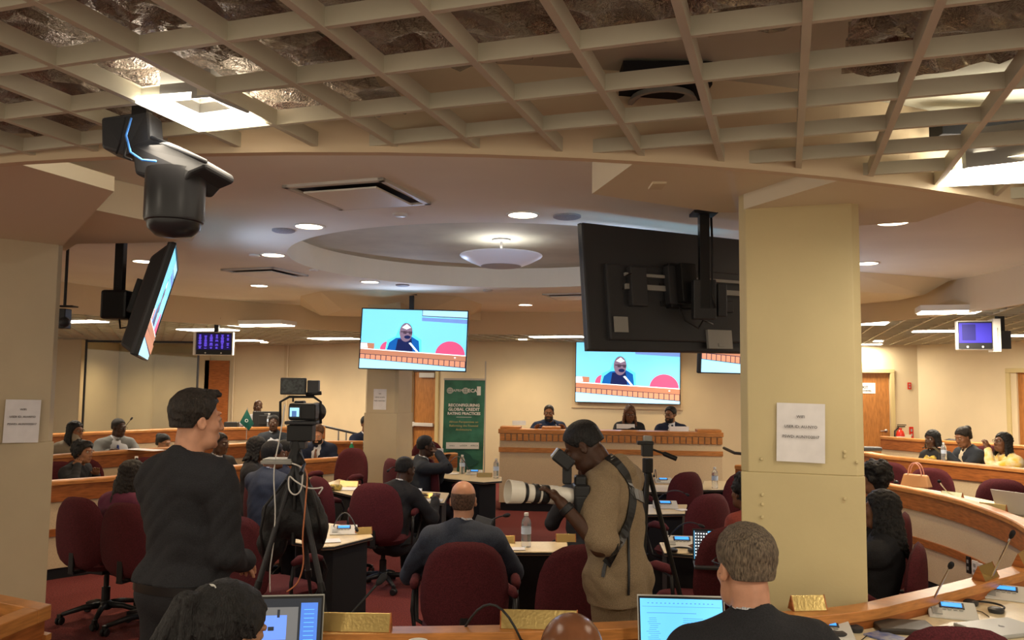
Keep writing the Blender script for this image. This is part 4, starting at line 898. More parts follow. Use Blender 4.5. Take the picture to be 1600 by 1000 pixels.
def nets(F_, lo, res, name, m_, parent, smooth):
    F_[0] = F_[-1] = 1; F_[:, 0] = F_[:, -1] = 1; F_[:, :, 0] = F_[:, :, -1] = 1
    S_ = F_ < 0; n = np.array(F_.shape) - 1
    acc = np.zeros((*n, 3)); cnt = np.zeros(n)
    for axx in range(3):
        a = [slice(None)] * 3; b = [slice(None)] * 3; a[axx] = slice(0, -1); b[axx] = slice(1, None)
        f0, f1 = F_[tuple(a)], F_[tuple(b)]; X = S_[tuple(a)] != S_[tuple(b)]; idx = np.argwhere(X)
        if len(idx) == 0: continue
        v0, v1 = f0[X], f1[X]; t = v0 / (v0 - v1); pos = idx.astype(float); pos[:, axx] += t
        o = [i for i in range(3) if i != axx]
        for du in (0, 1):
            for dv in (0, 1):
                c = idx.copy(); c[:, o[0]] -= du; c[:, o[1]] -= dv
                ok = ((c >= 0) & (c < n)).all(1); cc = c[ok]
                np.add.at(acc, (cc[:, 0], cc[:, 1], cc[:, 2]), pos[ok]); np.add.at(cnt, (cc[:, 0], cc[:, 1], cc[:, 2]), 1)
    m = cnt > 0; vid = -np.ones(n, int); vid[m] = np.arange(m.sum()); V = acc[m] / cnt[m][:, None] * res + lo; Fc = []
    for axx in range(3):
        a = [slice(None)] * 3; b = [slice(None)] * 3; a[axx] = slice(0, -1); b[axx] = slice(1, None)
        s0, s1 = S_[tuple(a)], S_[tuple(b)]; idx = np.argwhere(s0 != s1)
        if len(idx) == 0: continue
        o = [(axx + 1) % 3, (axx + 2) % 3]; ok = (idx[:, o[0]] > 0) & (idx[:, o[1]] > 0) & (idx[:, o[0]] < n[o[0]]) & (idx[:, o[1]] < n[o[1]]); idx = idx[ok]
        q = []
        for du, dv in ((1, 1), (0, 1), (0, 0), (1, 0)):
            c = idx.copy(); c[:, o[0]] -= du; c[:, o[1]] -= dv; q.append(vid[c[:, 0], c[:, 1], c[:, 2]])
        q = np.stack(q, 1); fl = ~s0[idx[:, 0], idx[:, 1], idx[:, 2]]; q[fl] = q[fl][:, ::-1]; Fc.append(q)
    if not Fc: return None
    Fc = np.concatenate(Fc); me = bpy.data.meshes.new(name)
    me.vertices.add(len(V)); me.vertices.foreach_set('co', V.astype(np.float32).ravel()); me.loops.add(len(Fc) * 4); me.loops.foreach_set('vertex_index', Fc.ravel().astype(np.int32))
    me.polygons.add(len(Fc)); me.polygons.foreach_set('loop_start', (np.arange(len(Fc)) * 4).astype(np.int32)); me.polygons.foreach_set('loop_total', np.full(len(Fc), 4, np.int32))
    me.update(calc_edges=True); me.validate(); me.polygons.foreach_set('use_smooth', np.ones(len(me.polygons), bool)); me.materials.append(m_)
    o = bpy.data.objects.new(name, me); COL.objects.link(o)
    if parent is not None: o.parent = parent
    return o
def skin(n, c, rough=.45): return mat('skin_' + n, c, rough, noise=25, var=.06, bump=.08, bscale=400, spec=.35)
SK = {'dark': skin('dark_brown', (.060, .026, .014)), 'brown': skin('brown', (.13, .055, .027)), 'mid': skin('warm_brown', (.23, .105, .055)), 'light': skin('light', (.52, .26, .16)), 'tan': skin('tan', (.36, .19, .11)), 'bald': skin('brown_glossy', (.17, .068, .032), .22)}
def hairm(n, c, rough=.55): return mat('hair_' + n, c, rough, noise=40, var=.5, bump=.9, bscale=90, stretch=(3, 3, .5))
HM = {'black': hairm('black', (.009, .008, .008)), 'dark': hairm('dark_brown', (.02, .014, .010)), 'grey': mat('hair_grey', (.16, .12, .08), .6, noise=70, var=.6, bump=1, bscale=110, stretch=(3, 3, .6), col2=(.045, .032, .022)),
      'salt': mat('hair_salt_pepper', (.03, .024, .02), .6, noise=80, var=.6, bump=1, bscale=120, stretch=(3, 3, .6)), 'blonde': hairm('auburn_brown', (.13, .06, .03)), 'stub': mat('hair_stubble', (.012, .009, .008), .8, bump=.5, bscale=500)}
EYE = mat('eye_white', (.30, .26, .22), .3); LIP = None
def rot(y=0, p=0, r=0): return Matrix.Rotation(y, 3, 'Z') @ Matrix.Rotation(p, 3, 'X') @ Matrix.Rotation(r, 3, 'Y')
V3 = lambda *a: Vector(a)
def ik(a, b, l1, l2, hint):
    d = b - a; L = min(d.length, (l1 + l2) * .995); d = d.normalized(); b = a + d * L
    x = (l1 * l1 - l2 * l2 + L * L) / (2 * L); h = math.sqrt(max(0, l1 * l1 - x * x)); n = (hint - d * hint.dot(d)).normalized()
    return a + d * x + n * h, b
def person(label, xy, yaw, zf=0, pose='sit', seat=.46, lean=0, lean_side=0, twist=0, head=(0, 0, 0), skn='brown', hair='short', hcol='black', top='suit', tcol=None, shirt=None, tie=None,
           hands=((-.16, .36, .74), (.16, .36, .74)), s=1.0, res=.008, glasses=False, beard=False, pants=None, build=1.0, legs=True, hres=None, extra=None, elbow=None, hand_pose='rest', headoff=(0, 0, 0), name='person', htrim=0, fold=.006, scarf=None):
    o = empty(name, (xy[0], xy[1], zf), yaw, label, 'person')
    sk = SK[skn]; hres = hres or res
    pel = V3(0, -.02, seat + .10) if pose == 'sit' else V3(0, 0, .95 * s)
    T = rot(0, -lean, lean_side)          # torso frame, lean > 0 leans forward
    def t(x, y, z): return tuple(pel + T @ V3(x * s * build, y * s, z * s))
    Tw = T @ Matrix.Rotation(twist, 3, 'Z')
    fw = np.array(T @ V3(0, 1, 0)); nb = pel + T @ V3(0, .0, .50 * s)
    sh = {k: pel + T @ (Matrix.Rotation(twist, 3, 'Z') @ V3(k * .178 * s * build, 0, 0)) + T @ V3(0, 0, .44 * s) for k in (-1, 1)}
    H = rot(*head); hc = nb + T @ V3(0, .015, .075) * s + H @ V3(0, .022, .10) * s + V3(*headoff)
    HMx = np.array(H)
    def hp(x, y, z): return tuple(hc + H @ V3(x * s, y * s, z * s))
    A = {}
    for k, tg in zip((-1, 1), hands):
        tg = V3(*tg); hint = V3(k * .6, -.35, -.9) if elbow is None or elbow[(k + 1) // 2] is None else V3(*elbow[(k + 1) // 2])
        e, w_ = ik(sh[k], tg, .285 * s, .26 * s, hint); A[k] = (sh[k], e, w_)
    if pose == 'sit':
        Lg = {k: (pel + V3(k * .09, .02, -.02), V3(k * .13, .40, seat + .05), V3(k * .13, .42, .09)) for k in (-1, 1)}
    else:
        Lg = {k: (pel + V3(k * .09 * s, 0, -.03), V3(k * .10 * s, .02, .50 * s), V3(k * .11 * s, -.02, .09)) for k in (-1, 1)}
    # ---------- torso/arm/leg primitives, g = inflation
    def torso(S_, g=0, k=.05):
        sq = (fw, 1.45)
        S_.cone(t(-.055, 0, .0), t(.055, 0, .0), (.125 + g) * s, (.125 + g) * s, k, sq=(fw, 1.15)); S_.cone(t(0, .0, .05), t(0, .01, .22), (.145 * build + g) * s, (.15 * build + g) * s, k, sq=sq)
        S_.cone(t(0, .01, .20), t(0, -.005, .36), (.155 * build + g) * s, (.165 * build + g) * s, k, sq=sq)
        a, b = sh[-1], sh[1]; c = (a + b) / 2
        S_.cone(tuple(a * .85 + c * .15), tuple(b * .85 + c * .15), (.062 + g) * s, (.062 + g) * s, k)
        for q in (-1, 1): S_.cone(tuple(sh[q] * .8 + c * .2 + V3(0, 0, .01)), tuple(nb + V3(0, -.01, .01)), (.05 + g) * s, (.052 + g * .6) * s, k)
    def arm(S_, k, g=0, kk=.03, upto=1.0):
        a, e, w_ = A[k]; S_.cone(tuple(a), tuple(e), (.052 + g) * s, (.041 + g) * s, kk)
        if upto > 1: S_.cone(tuple(e), tuple(w_), (.040 + g) * s, (.027 + g) * s, kk)
        elif upto < 1: pass
    def leg(S_, k, g=0):
        a, b, c = Lg[k]; S_.cone(tuple(a), tuple(b), (.085 + g) * s, (.058 + g) * s, .03); S_.cone(tuple(b), tuple(c), (.055 + g) * s, (.038 + g) * s, .02)
    # ---------- body: head+neck, arms+hands, torso
    B = SDF()
    B.cone(tuple(nb + V3(0, -.005, -.05)), tuple(hc + H @ V3(0, -.025, -.06) * s), .060 * s, .054 * s, .03)
    B.ell(hp(0, -.018, .040), (.075 * s, .094 * s, .083 * s), HMx, .02); B.ell(hp(0, .022, -.025), (.062 * s, .072 * s, .088 * s), HMx, .025)
    B.cone(hp(-.028, .045, -.082), hp(.028, .045, -.082), .032 * s, .032 * s, .03); B.ell(hp(0, .078, -.098), (.020 * s, .016 * s, .015 * s), HMx, .015)
    B.cone(hp(0, .090, .018), hp(0, .108, -.026), .007 * s, .0115 * s, .012)
    for k in (-1, 1):
        B.ell(hp(k * .013, .098, -.030), (.009 * s, .009 * s, .008 * s), HMx, .006); B.cone(hp(k * .010, .088, .036), hp(k * .045, .078, .036), .008 * s, .008 * s, .01)
        B.ell(hp(k * .042, .060, -.022), (.022 * s, .02 * s, .02 * s), HMx, .02); B.ell(hp(k * .031, .094, .014), (.017 * s, .014 * s, .012 * s), HMx, .01, '-'); B.ell(hp(k * .031, .079, .013), (.0135 * s, .0135 * s, .0125 * s), HMx, .003)
        B.ell(hp(k * .076, -.006, -.004), (.010 * s, .019 * s, .032 * s), np.array(H @ rot(k * -.35, .15, 0)), .006); B.ell(hp(k * .086, -.001, -.002), (.006 * s, .010 * s, .019 * s), HMx, .004, '-')
    B.cone(hp(-.017, .090, -.058), hp(.017, .090, -.058), .0065 * s, .0065 * s, .006); B.cone(hp(-.015, .089, -.069), hp(.015, .089, -.069), .0075 * s, .0075 * s, .006)
    B.cone(hp(-.03, .107, -.0635), hp(.03, .107, -.0635), .0022 * s, .0022 * s, .004, '-')
    for k in (-1, 1):
        a, e, w_ = A[k]; arm(B, k, 0, .02, 2)
        # hand frame
        d = (w_ - e).normalized(); hpz = hand_pose[(k + 1) // 2] if isinstance(hand_pose, tuple) else hand_pose
        up = V3(0, 0, 1) if not (isinstance(hpz, Vector)) else hpz
        sd = d.cross(up).normalized() * -k; pn_ = sd.cross(d).normalized() * k   # sd: towards thumb side inward
        if pn_.z > 0: pn_ = -pn_
        curl = .75 if not isinstance(hpz, Vector) else 1.0
        pb1 = w_ + d * .045 * s; B.cone(tuple(w_ - d * .01), tuple(pb1), .026 * s, .030 * s, .015, sq=(np.array(pn_), 1.5)); B.cone(tuple(pb1 - sd * .020 * s), tuple(pb1 + sd * .022 * s + d * .012 * s), .019 * s, .019 * s, .012, sq=(np.array(pn_), 1.2))
        for i, (off, ln) in enumerate([(-.030, .060), (-.010, .074), (.011, .080), (.031, .072)]):
            q0 = pb1 + sd * off * s + d * .022 * s; dd = d; rr = .0088 * s
            for j, fr in enumerate((.42, .32, .26)):
                ang = curl * (.25 + .45 * j); dd = (d * math.cos(ang) + pn_ * math.sin(ang)).normalized(); q1 = q0 + dd * ln * fr * s * 1.0; B.cone(tuple(q0), tuple(q1), rr, rr * .93, .003); q0 = q1; rr *= .93
        q0 = w_ + d * .022 * s + sd * .024 * s; q1 = q0 + (d * .6 + sd * .75 + pn_ * .3).normalized() * .034 * s; q2 = q1 + (d * .95 + sd * .1 + pn_ * .35).normalized() * .030 * s
        B.cone(tuple(q0), tuple(q1), .013 * s, .011 * s, .01); B.cone(tuple(q1), tuple(q2), .0105 * s, .009 * s, .004)
    cut = B   # upper body core so the mesh is one connected figure
    torso(cut, -.012); 
    if legs:
        for k in (-1, 1): leg(cut, k, -.01)
    cut.mesh(res, 'body', sk, o)
    # ---------- clothes
    G = SDF(); g = .016
    torso(G, g); 
    short = top in ('shortsleeve',)
    for k in (-1, 1):
        a, e, w_ = A[k]
        if short: G.cone(tuple(a), tuple(a + (e - a) * .84), (.060 + g) * s, (.062 + g) * s, .03)
        else: G.cone(tuple(a), tuple(e), (.054 + g) * s, (.044 + g) * s, .035); G.cone(tuple(e), tuple(w_ - (w_ - e).normalized() * .02), (.043 + g) * s, (.030 + g) * s, .02)
    if pose != 'sit': G.cone(t(-.05, 0, -.02), t(.05, 0, -.02), (.135 + g) * s, (.135 + g) * s, .05, sq=(fw, 1.15))
    if top == 'shortsleeve': G.cone(t(-.03, .0, .30), t(-.045, .0, -.10), .128, .135, .06, sq=(fw, 1.15)); G.cone(t(-.05, -.0, -.16), t(.05, 0, -.16), (.135 + g) * s, (.135 + g) * s, .06, sq=(fw, 1.1))
    if top in ('shortsleeve', 'shirt') and pose == 'stand':
        for k in (-1, 1): G.cone(tuple(nb + T @ V3(0, -.055, .030)), tuple(nb + T @ V3(k * .06, .01, .018)), .017, .015, .006); G.cone(tuple(nb + T @ V3(k * .06, .01, .018)), tuple(nb + T @ V3(k * .04, .075, -.03)), .015, .014, .006)
    if top in ('suit', 'coat'):
        G.cone(tuple(nb + T @ V3(-.03, -.035, .0)), tuple(nb + T @ V3(.03, -.035, .0)), .045 * s, .045 * s, .025)
    G.cone(tuple(nb + V3(0, 0, -.03)), tuple(nb + T @ V3(0, -.004, .035 if top != 'blouse' else 0)), .068 * s, .064 * s, .02)
    # openings at neck
    ne = np.array(nb + T @ V3(0, 0, .09)); G.cone(tuple(nb + T @ V3(0, .0, .02)), tuple(nb + T @ V3(0, .01, .12)), .055 * s, .06 * s, .006, '-')
    if top == 'suit':
        for j in range(9): q = j / 8; wq = .040 * (1 - q); G.cone(t(-wq, .085 + .06 * min(1, q * 3), .56 - .36 * q), t(wq, .085 + .06 * min(1, q * 3), .56 - .36 * q), .026 - .012 * q, .026 - .012 * q, .006, '-'); G.cone(t(-wq, .13 + .06 * min(1, q * 3), .56 - .36 * q), t(wq, .13 + .06 * min(1, q * 3), .56 - .36 * q), .032 - .012 * q, .032 - .012 * q, .006, '-')
    zc = (pel.z - (.02 if pose == 'sit' else -.03 if top != 'shortsleeve' else .10))
    G.mesh(res * 1.1 if res > .006 else res, {'suit': 'jacket', 'coat': 'coat', 'shortsleeve': 'shirt', 'shirt': 'shirt', 'blouse': 'blouse'}[top], tcol, o, noise=fold, nscale=19, clip=lambda P: zc - P[..., 2])
    if top in ('suit', 'coat') or shirt:
        Q = SDF(); Q.cone(t(0, .012, .14), t(0, .006, .38), (.155 * build) * s, (.165 * build) * s, .04, sq=(fw, 1.40)); Q.cone(tuple(nb + V3(0, 0, -.05)), tuple(nb + T @ V3(0, .002, .048)), .07 * s, .0625 * s, .03)
        Q.cone(tuple(nb + T @ V3(0, .002, .04)), tuple(nb + T @ V3(0, .012, .12)), .053 * s, .056 * s, .003, '-'); Q.cone(t(0, .10, .535), t(0, .06, .49), .022, .012, .006, '-')
        Q.mesh(min(res, .008), 'shirt', shirt or M_white, o)
    if tie:
        mb = MB(); pts = [t(0, .098, .475), t(0, .136, .445), t(0, .150, .38), t(0, .148, .28), t(0, .14, .18)]; n_ = len(pts); wd = [.018, .014, .020, .028, .034]
        vs = []; X_ = T @ V3(1, 0, 0)
        for p_, w_ in zip(pts, wd): p_ = Vector(p_); vs += [p_ - X_ * w_, p_ + T @ V3(0, .010, 0), p_ + X_ * w_, p_ - T @ V3(0, .01, 0)]
        fs = [(i * 4 + j, i * 4 + (j + 1) % 4, (i + 1) * 4 + (j + 1) % 4, (i + 1) * 4 + j) for i in range(n_ - 1) for j in range(4)] + [(0, 1, 2, 3), (n_ * 4 - 1, n_ * 4 - 2, n_ * 4 - 3, n_ * 4 - 4)]
        mb.add(vs, fs); mb.build('tie', tie, o, smooth=True)
    if legs:
        Lq = SDF()
        for k in (-1, 1): leg(Lq, k, .014)
        Lq.cone(tuple(pel + V3(-.06, 0, .0)), tuple(pel + V3(.06, 0, .0)), .132 * s, .132 * s, .04)
        Lq.mesh(max(res, .011), 'trousers', pants or M_dkcloth, o, noise=.003, nscale=22)
        mb = MB()
        for k in (-1, 1):
            c = Lg[k][2]; S2 = SDF(); S2.cone((c.x, c.y - .03, .045), (c.x * 1.1, c.y + .15, .035), .043, .036, .02); S2.cone((c.x, c.y, .05), (c.x, c.y, .11), .045, .045, .02); S2.mesh(.012, 'shoe', M['black'], o, clip=lambda P: .004 - P[..., 2])
    # ---------- hair
    if hair != 'bald':
        hm = HM[hcol]; Hh = SDF()
        def face(P, y0=.045, z0=.0, sl=.9):   # remove the face region
            q = (P - np.array(hc)) @ HMx / s; x, y, z = q[..., 0], q[..., 1], q[..., 2]
            return np.minimum(y - y0 + sl * (-(z - .075)) * 0, 1), x, y, z
        if hair in ('short', 'stub', 'crop'):
            e_ = {'short': .011, 'stub': .0015, 'crop': .006}[hair]
            Hh.ell(hp(0, -.016, .052), ((.0765 + e_) * s, (.0945 + e_) * s, (.076 + e_ * 1.3) * s), HMx, .01); Hh.ell(hp(0, -.018, .040), ((.0765) * s, (.0955) * s, (.083) * s), HMx, .01); Hh.ell(hp(0, -.045, -.01), (.0645 * s, .064 * s, .07 * s), HMx, .02)
            def cl(P):
                q = (P - np.array(hc)) @ HMx / s; x, y, z = q[..., 0], q[..., 1], q[..., 2]
                ss = lambda a, b: np.clip((y - a) / (b - a), 0, 1)
                zl = -.026 + .036 * ss(-.036, -.016) + .071 * ss(.022, .062) + .012 * np.clip(1 - np.abs(x) / .04, 0, 1) * ss(.06, .07)
                return (zl - z) * .7 * s
            if hair == 'short' and hcol == 'dark':
                for qx in (-.045, -.015, .015, .045): Hh.cone(hp(qx, .035, .118), hp(qx * .9, .070, .128 - abs(qx) * .3), .020, .013, .01)
            Hh.mesh(hres, 'hair', hm, o, noise=.0011 if hair == 'short' else .0003, nscale=120, clip=cl)
        elif hair == 'fringe':   # bald crown with cropped sides
            Hh.ell(hp(0, -.02, .03), (.0775 * s, .0965 * s, .083 * s), HMx, .01); Hh.ell(hp(0, -.045, -.01), (.067 * s, .065 * s, .07 * s), HMx, .02)
            def cl(P):
                q = (P - np.array(hc)) @ HMx / s; x, y, z = q[..., 0], q[..., 1], q[..., 2]
                return np.maximum.reduce([z - .052 + .6 * np.abs(x) * 0, -(z + .05), np.where(y > -.02, -(z - .01), -9), y - .03]) * .9
            Hh.mesh(hres, 'hair', mat('hair_fringe', (.11, .06, .04), .8, noise=90, var=.4, bump=.5, bscale=300), o, noise=.0004, nscale=160, clip=cl)
        else:
            e_ = .014
            Hh.ell(hp(0, -.02, .044), ((.075 + e_) * s, (.096 + e_) * s, (.083 + e_) * s), HMx, .01); Hh.ell(hp(0, -.05, -.01), (.078 * s, .065 * s, .08 * s), HMx, .02)
            rnd = random.Random(hash(label) % 1000 if False else len(label) * 7 + len(hair))
            def cl(P):
                q = (P - np.array(hc)) @ HMx / s; x, y, z = q[..., 0], q[..., 1], q[..., 2]
                f_ = np.where(z > .07, y - .088, y - .03 - .55 * np.maximum(0, z - .0))
                if hair in ('bun', 'pony'): ss = lambda a, b: np.clip((y - a) / (b - a), 0, 1); zl = -.035 + .055 * ss(-.036, -.016) + .04 * ss(.022, .062); f_ = np.where((x * x + y * y + z * z < .0150) & (z < .06), np.maximum(f_, (zl - z) * .7), f_)
                f_ = f_ * s; return np.where(np.sqrt((P[..., :] - np.array(hc)) ** 2 @ np.ones(3)) > .16 * s, -1, f_) if hair in ('long', 'locs', 'bob') else f_
            ns = .0035
            if hair in ('curly',):
                for i in range(46):
                    a = rnd.uniform(0, 6.28); z = rnd.uniform(-.05, .13); rr = math.sqrt(max(.001, 1 - ((z - .04) / .10) ** 2)); x, y = math.cos(a) * .085 * rr, math.sin(a) * .095 * rr - .025
                    if y > .03 and z < .06: continue
                    Hh.ell(hp(x, y, z), (.030 * s, .030 * s, .028 * s), None, .008)
                ns = .004
            L_ = {'long': .30, 'locs': .30, 'bob': .12, 'longer': .40}.get(hair, 0)
            if L_:
                for i in range(54 if hair != 'bob' else 30):
                    a = R(rnd.uniform(-205, 25)); x, y = math.cos(a) * .083, math.sin(a) * .092 - .012
                    p0 = hc + H @ V3(x * .9, y * .9, rnd.uniform(.0, .07)) * s; p1 = hc + H @ V3(x * 1.08, y * 1.08 - .005, -.06) * s
                    p2 = V3(p1.x * 1.0 + (p1.x - hc.x) * .25 + rnd.uniform(-.02, .02), p1.y + (p1.y - hc.y) * .25 + rnd.uniform(-.02, .02), p1.z - L_ * s * rnd.uniform(.6, 1) + .04)
                    back = (T @ V3(0, -1, 0)); 
                    rr = .013 if hair == 'locs' else .017
                    Hh.cone(tuple(p0), tuple(p1), rr * s, rr * s, .006); Hh.cone(tuple(p1), tuple(p2), rr * s, rr * .45 * s, .005 if hair == 'locs' else .010)
            if hair == 'bun': Hh.ell(hp(0, -.105, .085), (.048 * s, .045 * s, .045 * s), HMx, .01)
            if hair == 'pony':
                for i in range(64):
                    a = rnd.uniform(0, 6.28); hx, hy, hz = math.cos(a) * .079, math.sin(a) * .085 - .01, (.07 if math.sin(a) > .4 else .0 if math.sin(a) > -.3 else -.04) + rnd.uniform(-.01, .01)
                    P3 = []
                    for q in (0, .3, .6, .9):
                        vx, vy, vz = hx * (1 - q), hy * (1 - q) - .085 * q, hz * (1 - q) + .095 * q - .02; n_ = math.sqrt((vx / .091) ** 2 + ((vy + .02) / .112) ** 2 + (vz / .099) ** 2) + 1e-6; P3.append(hp(vx / n_, (vy + .02) / n_ - .02, vz / n_ + .04))
                    for q0_, q1_ in zip(P3[:-1], P3[1:]): Hh.cone(q0_, q1_, .0042, .0042, .002)
                Hh.ell(hp(0, -.085, .095), (.022 * s, .022 * s, .022 * s), None, .01)
                for i in range(34):
                    a = rnd.uniform(-.5, .5); p0 = hc + H @ V3(0, -.085, .095) * s; p1 = p0 + H @ V3(math.sin(a) * .05 - .02, -.045 + rnd.uniform(-.01, .01), -.015 + rnd.uniform(-.015, .01)); p2 = p1 + V3(math.sin(a) * .08 + rnd.uniform(-.03, .03) - htrim, -.05 + rnd.uniform(-.02, .02), -.16 - rnd.uniform(0, .10))
                    Hh.cone(tuple(p0), tuple(p1), .009, .011, .004); Hh.cone(tuple(p1), tuple(p2), .011, .003, .003)
            Hh.mesh(hres, 'hair', hm, o, noise=ns * (.22 if hair in ('bun', 'pony') else 1), nscale=150, clip=cl)
            if hair == 'pony':
                T3 = Matrix.Translation(hc + H @ V3(0, -.092, .102) * s) @ (H.to_4x4()) @ Matrix.Rotation(R(70), 4, 'X'); mb = MB(); pts = [(math.cos(a) * .022, math.sin(a) * .022, 0) for a in [i * .33 for i in range(20)]]; mb.tube(pts, .0035, 8, T3); mb.build('hair_tie', M['lgrey'], o, smooth='all')
    if beard:
        Bd = SDF(); Bd.ell(hp(0, .030, -.050), (.062 * s, .064 * s, .072 * s), HMx, .01); Bd.cone(hp(-.03, .047, -.084), hp(.03, .047, -.084), .0345 * s, .0345 * s, .03); Bd.ell(hp(0, .079, -.1), (.023 * s, .019 * s, .018 * s), HMx, .012); Bd.cone(hp(-.02, .092, -.046), hp(.02, .092, -.046), .006, .006, .006)
        Bd.cone(hp(-.018, .094, -.0635), hp(.018, .094, -.0635), .009, .009, .003, '-')
        def cb(P):
            q = (P - np.array(hc)) @ HMx / s; x, y, z = q[..., 0], q[..., 1], q[..., 2]; return np.maximum(z + .040 - .35 * np.maximum(0, .05 - y), -y - .005)
        Bd.mesh(hres, 'beard', HM['salt'] if beard == 'salt' else HM['stub'], o, noise=.0006, nscale=200, clip=cb)
    if glasses:
        mb = MB()
        for k in (-1, 1):
            mb.tube([hp(k * .033 + .021 * math.cos(a), .104, .012 + .015 * math.sin(a)) for a in [i * .35 for i in range(19)]], .0018, 6); mb.tube([hp(k * .053, .103, .018), hp(k * .076, .07, .018), hp(k * .08, -.005, .016)], .0018, 6)
        mb.tube([hp(-.012, .106, .014), hp(0, .108, .016), hp(.012, .106, .014)], .0018, 6); mb.build('glasses', M['black'], o)
    if scarf:
        Z = SDF(); 
        for k in (-1, 1):
            Z.cone(tuple(nb + V3(0, -.05, -.005)), tuple(nb + V3(k * .075, .0, -.01)), .034, .038, .02); Z.cone(tuple(nb + V3(k * .075, 0, -.01)), t(k * .05, .115, .42), .038, .036, .02); Z.cone(t(k * .05, .115, .42), t(k * .06, .14, .24), .036, .034, .015); Z.cone(tuple(nb + V3(k * .07, -.01, -.02)), t(k * .15, .02, .42), .04, .05, .03)
        Z.cone(t(-.06, .12, .44), t(.06, .12, .40), .036, .036, .02); Z.mesh(res, 'scarf', scarf, o, noise=.004, nscale=40)
    # eyes
    for k in (-1, 1): mb = MB(); mb.mi = 0; mb.ball(hp(k * .031, .0795, .012), .0125 * s, 12); mb.mi = 1; mb.ball(hp(k * .031, .0888, .012), .0052 * s, 8); mb.build('eye', [EYE, M['black']], o, smooth='all')
    o['_hc'] = 0; del o['_hc']
    return o, dict(hc=hc, H=H, nb=nb, T=T, pel=pel, A=A, t=t, hp=hp)
M_white = fab('white_shirt_cotton', (.62, .63, .66), .15, .04); M_dkcloth = fab('black_trouser_cloth', (.010, .010, .013), .2)
CL = dict(black=fab('black_cloth', (.016, .016, .019), .35, .25), charcoal=fab('charcoal_suit', (.022, .026, .034), .25, .2), bluegrey=fab('blue_grey_suit', (.038, .048, .075), .3, .25), navy=fab('navy_suit', (.010, .016, .042), .25), navyb=fab('navy_blue_shirt', (.016, .032, .085), .25, .3),
          grey=fab('grey_tweed_suit', (.20, .20, .19), .3, .15), khaki=fab('khaki_twill', (.27, .195, .115), .6, .22, scale=330), plum=fab('plum_blouse', (.13, .025, .055), .3), beige=fab('beige_knit', (.30, .25, .18), .6), yellow=mat('yellow_print_scarf', (.62, .40, .04), .8, noise=14, col2=(.75, .66, .5)),
          cream=fab('cream_blouse', (.62, .52, .38), .3), scarf=mat('patterned_scarf', (.70, .48, .06), .8, noise=16, col2=(.10, .06, .06)), redtie=fab('red_tie', (.25, .02, .02)), bluetie=fab('blue_tie', (.03, .05, .2)), browntie=fab('brown_tie', (.16, .08, .06)))
def seated(label, px_, py_, Y, yaw_deg, zf=0, lean=0.08, **k):
    ck = k.pop('ck', None)
    """seated person whose crown shows at (px,py) at depth Y"""
    y = R(yaw_deg); s = k.get('s', 1.0); p = atd(px_, py_, Y); hd = k.get('head', (0, 0, 0)); side = k.get('lean_side', 0)
    v = rot(0, -lean, side) @ Vector((0, .015, .575)) * s + rot(*hd) @ Vector((0, 0, .105)) * s + Vector((0, 0, .118 * s))
    ht = .56 + v.z; dz = max(-.14, min(.14, p.z - zf - ht)); off = Matrix.Rotation(y, 2) @ Vector((v.x, v.y))
    xy = (p.x - off.x, p.y - off.y)
    if ck in ('I', 'F', 'G', 'A', 'B', 'R', 'D'):
        Ry = Matrix.Rotation(y, 2); dd = Ry.inverted() @ (Vector(xy) - CHA[ck]); v2 = CHA[ck] + Ry @ Vector((max(-.22, min(.22, dd.x)), .03)); xy = tuple(v2)
        p = atd(px_, py_, (v2 + off).y); dz = max(-.14, min(.14, p.z - zf - ht))
    return person(label, xy, y, zf, lean=lean, seat=.46 + dz, **k)
DESK = ((-.17, .40, .80), (.17, .40, .80)); LAP = ((-.14, .30, .64), (.14, .30, .64))
# --- podium speakers
seated('person in a navy blue shirt and glasses, at the podium microphone on the left', 858, 633, 12.75, 180, .28, s=.98, skn='mid', hair='stub', hcol='salt', top='blouse', tcol=CL['navyb'], glasses=True, beard='salt', hands=((-.22, .38, .92), (.22, .38, .92)), head=(R(-6), R(-8), 0), build=1.15, res=.0085, lean=.2)
seated('person in black with long brown hair and glasses, in the middle of the podium', 984, 634, 12.75, 180, .28, s=.96, skn='brown', hair='long', hcol='blonde', top='blouse', tcol=CL['black'], glasses=True, hands=DESK, head=(0, R(-14), 0), res=.0085)
seated('person in a dark suit, white shirt and glasses, turned aside at the podium right', 1049, 636, 12.75, 180, .28, s=.98, skn='mid', hair='short', hcol='black', top='suit', tcol=CL['navy'], tie=CL['browntie'], glasses=True, beard=True, hands=((-.30, .34, .82), (.17, .38, .82)), head=(R(-42), R(-5), 0), res=.0085, build=1.05)
# --- foreground, seated with their backs to the camera
seated('person with short grey hair and glasses in a black suit, back to us, lower right', 1166, 824, 2.66, 2, 0, s=1.04, skn='light', hair='short', hcol='grey', top='suit', tcol=CL['black'], glasses=True, hands=((-.20, .40, .86), (.20, .42, .86)), head=(R(10), R(-6), 0), res=.006, hres=.004, build=1.06, lean=.05)
seated('bald person whose glossy crown shows at the bottom edge, centre', 893, 956, 2.0, 0, 0, skn='bald', hair='bald', top='suit', tcol=CL['charcoal'], hands=DESK, res=.007, head=(0, R(-12), 0))
seated('person with a dark ponytail in front of an open laptop, bottom left', 352, 914, 2.05, -14, 0, s=.96, skn='tan', hair='pony', hcol='black', top='blouse', tcol=CL['black'], hands=DESK, head=(R(-20), R(-14), R(6)), res=.006, hres=.0028, lean=.2, htrim=.05)
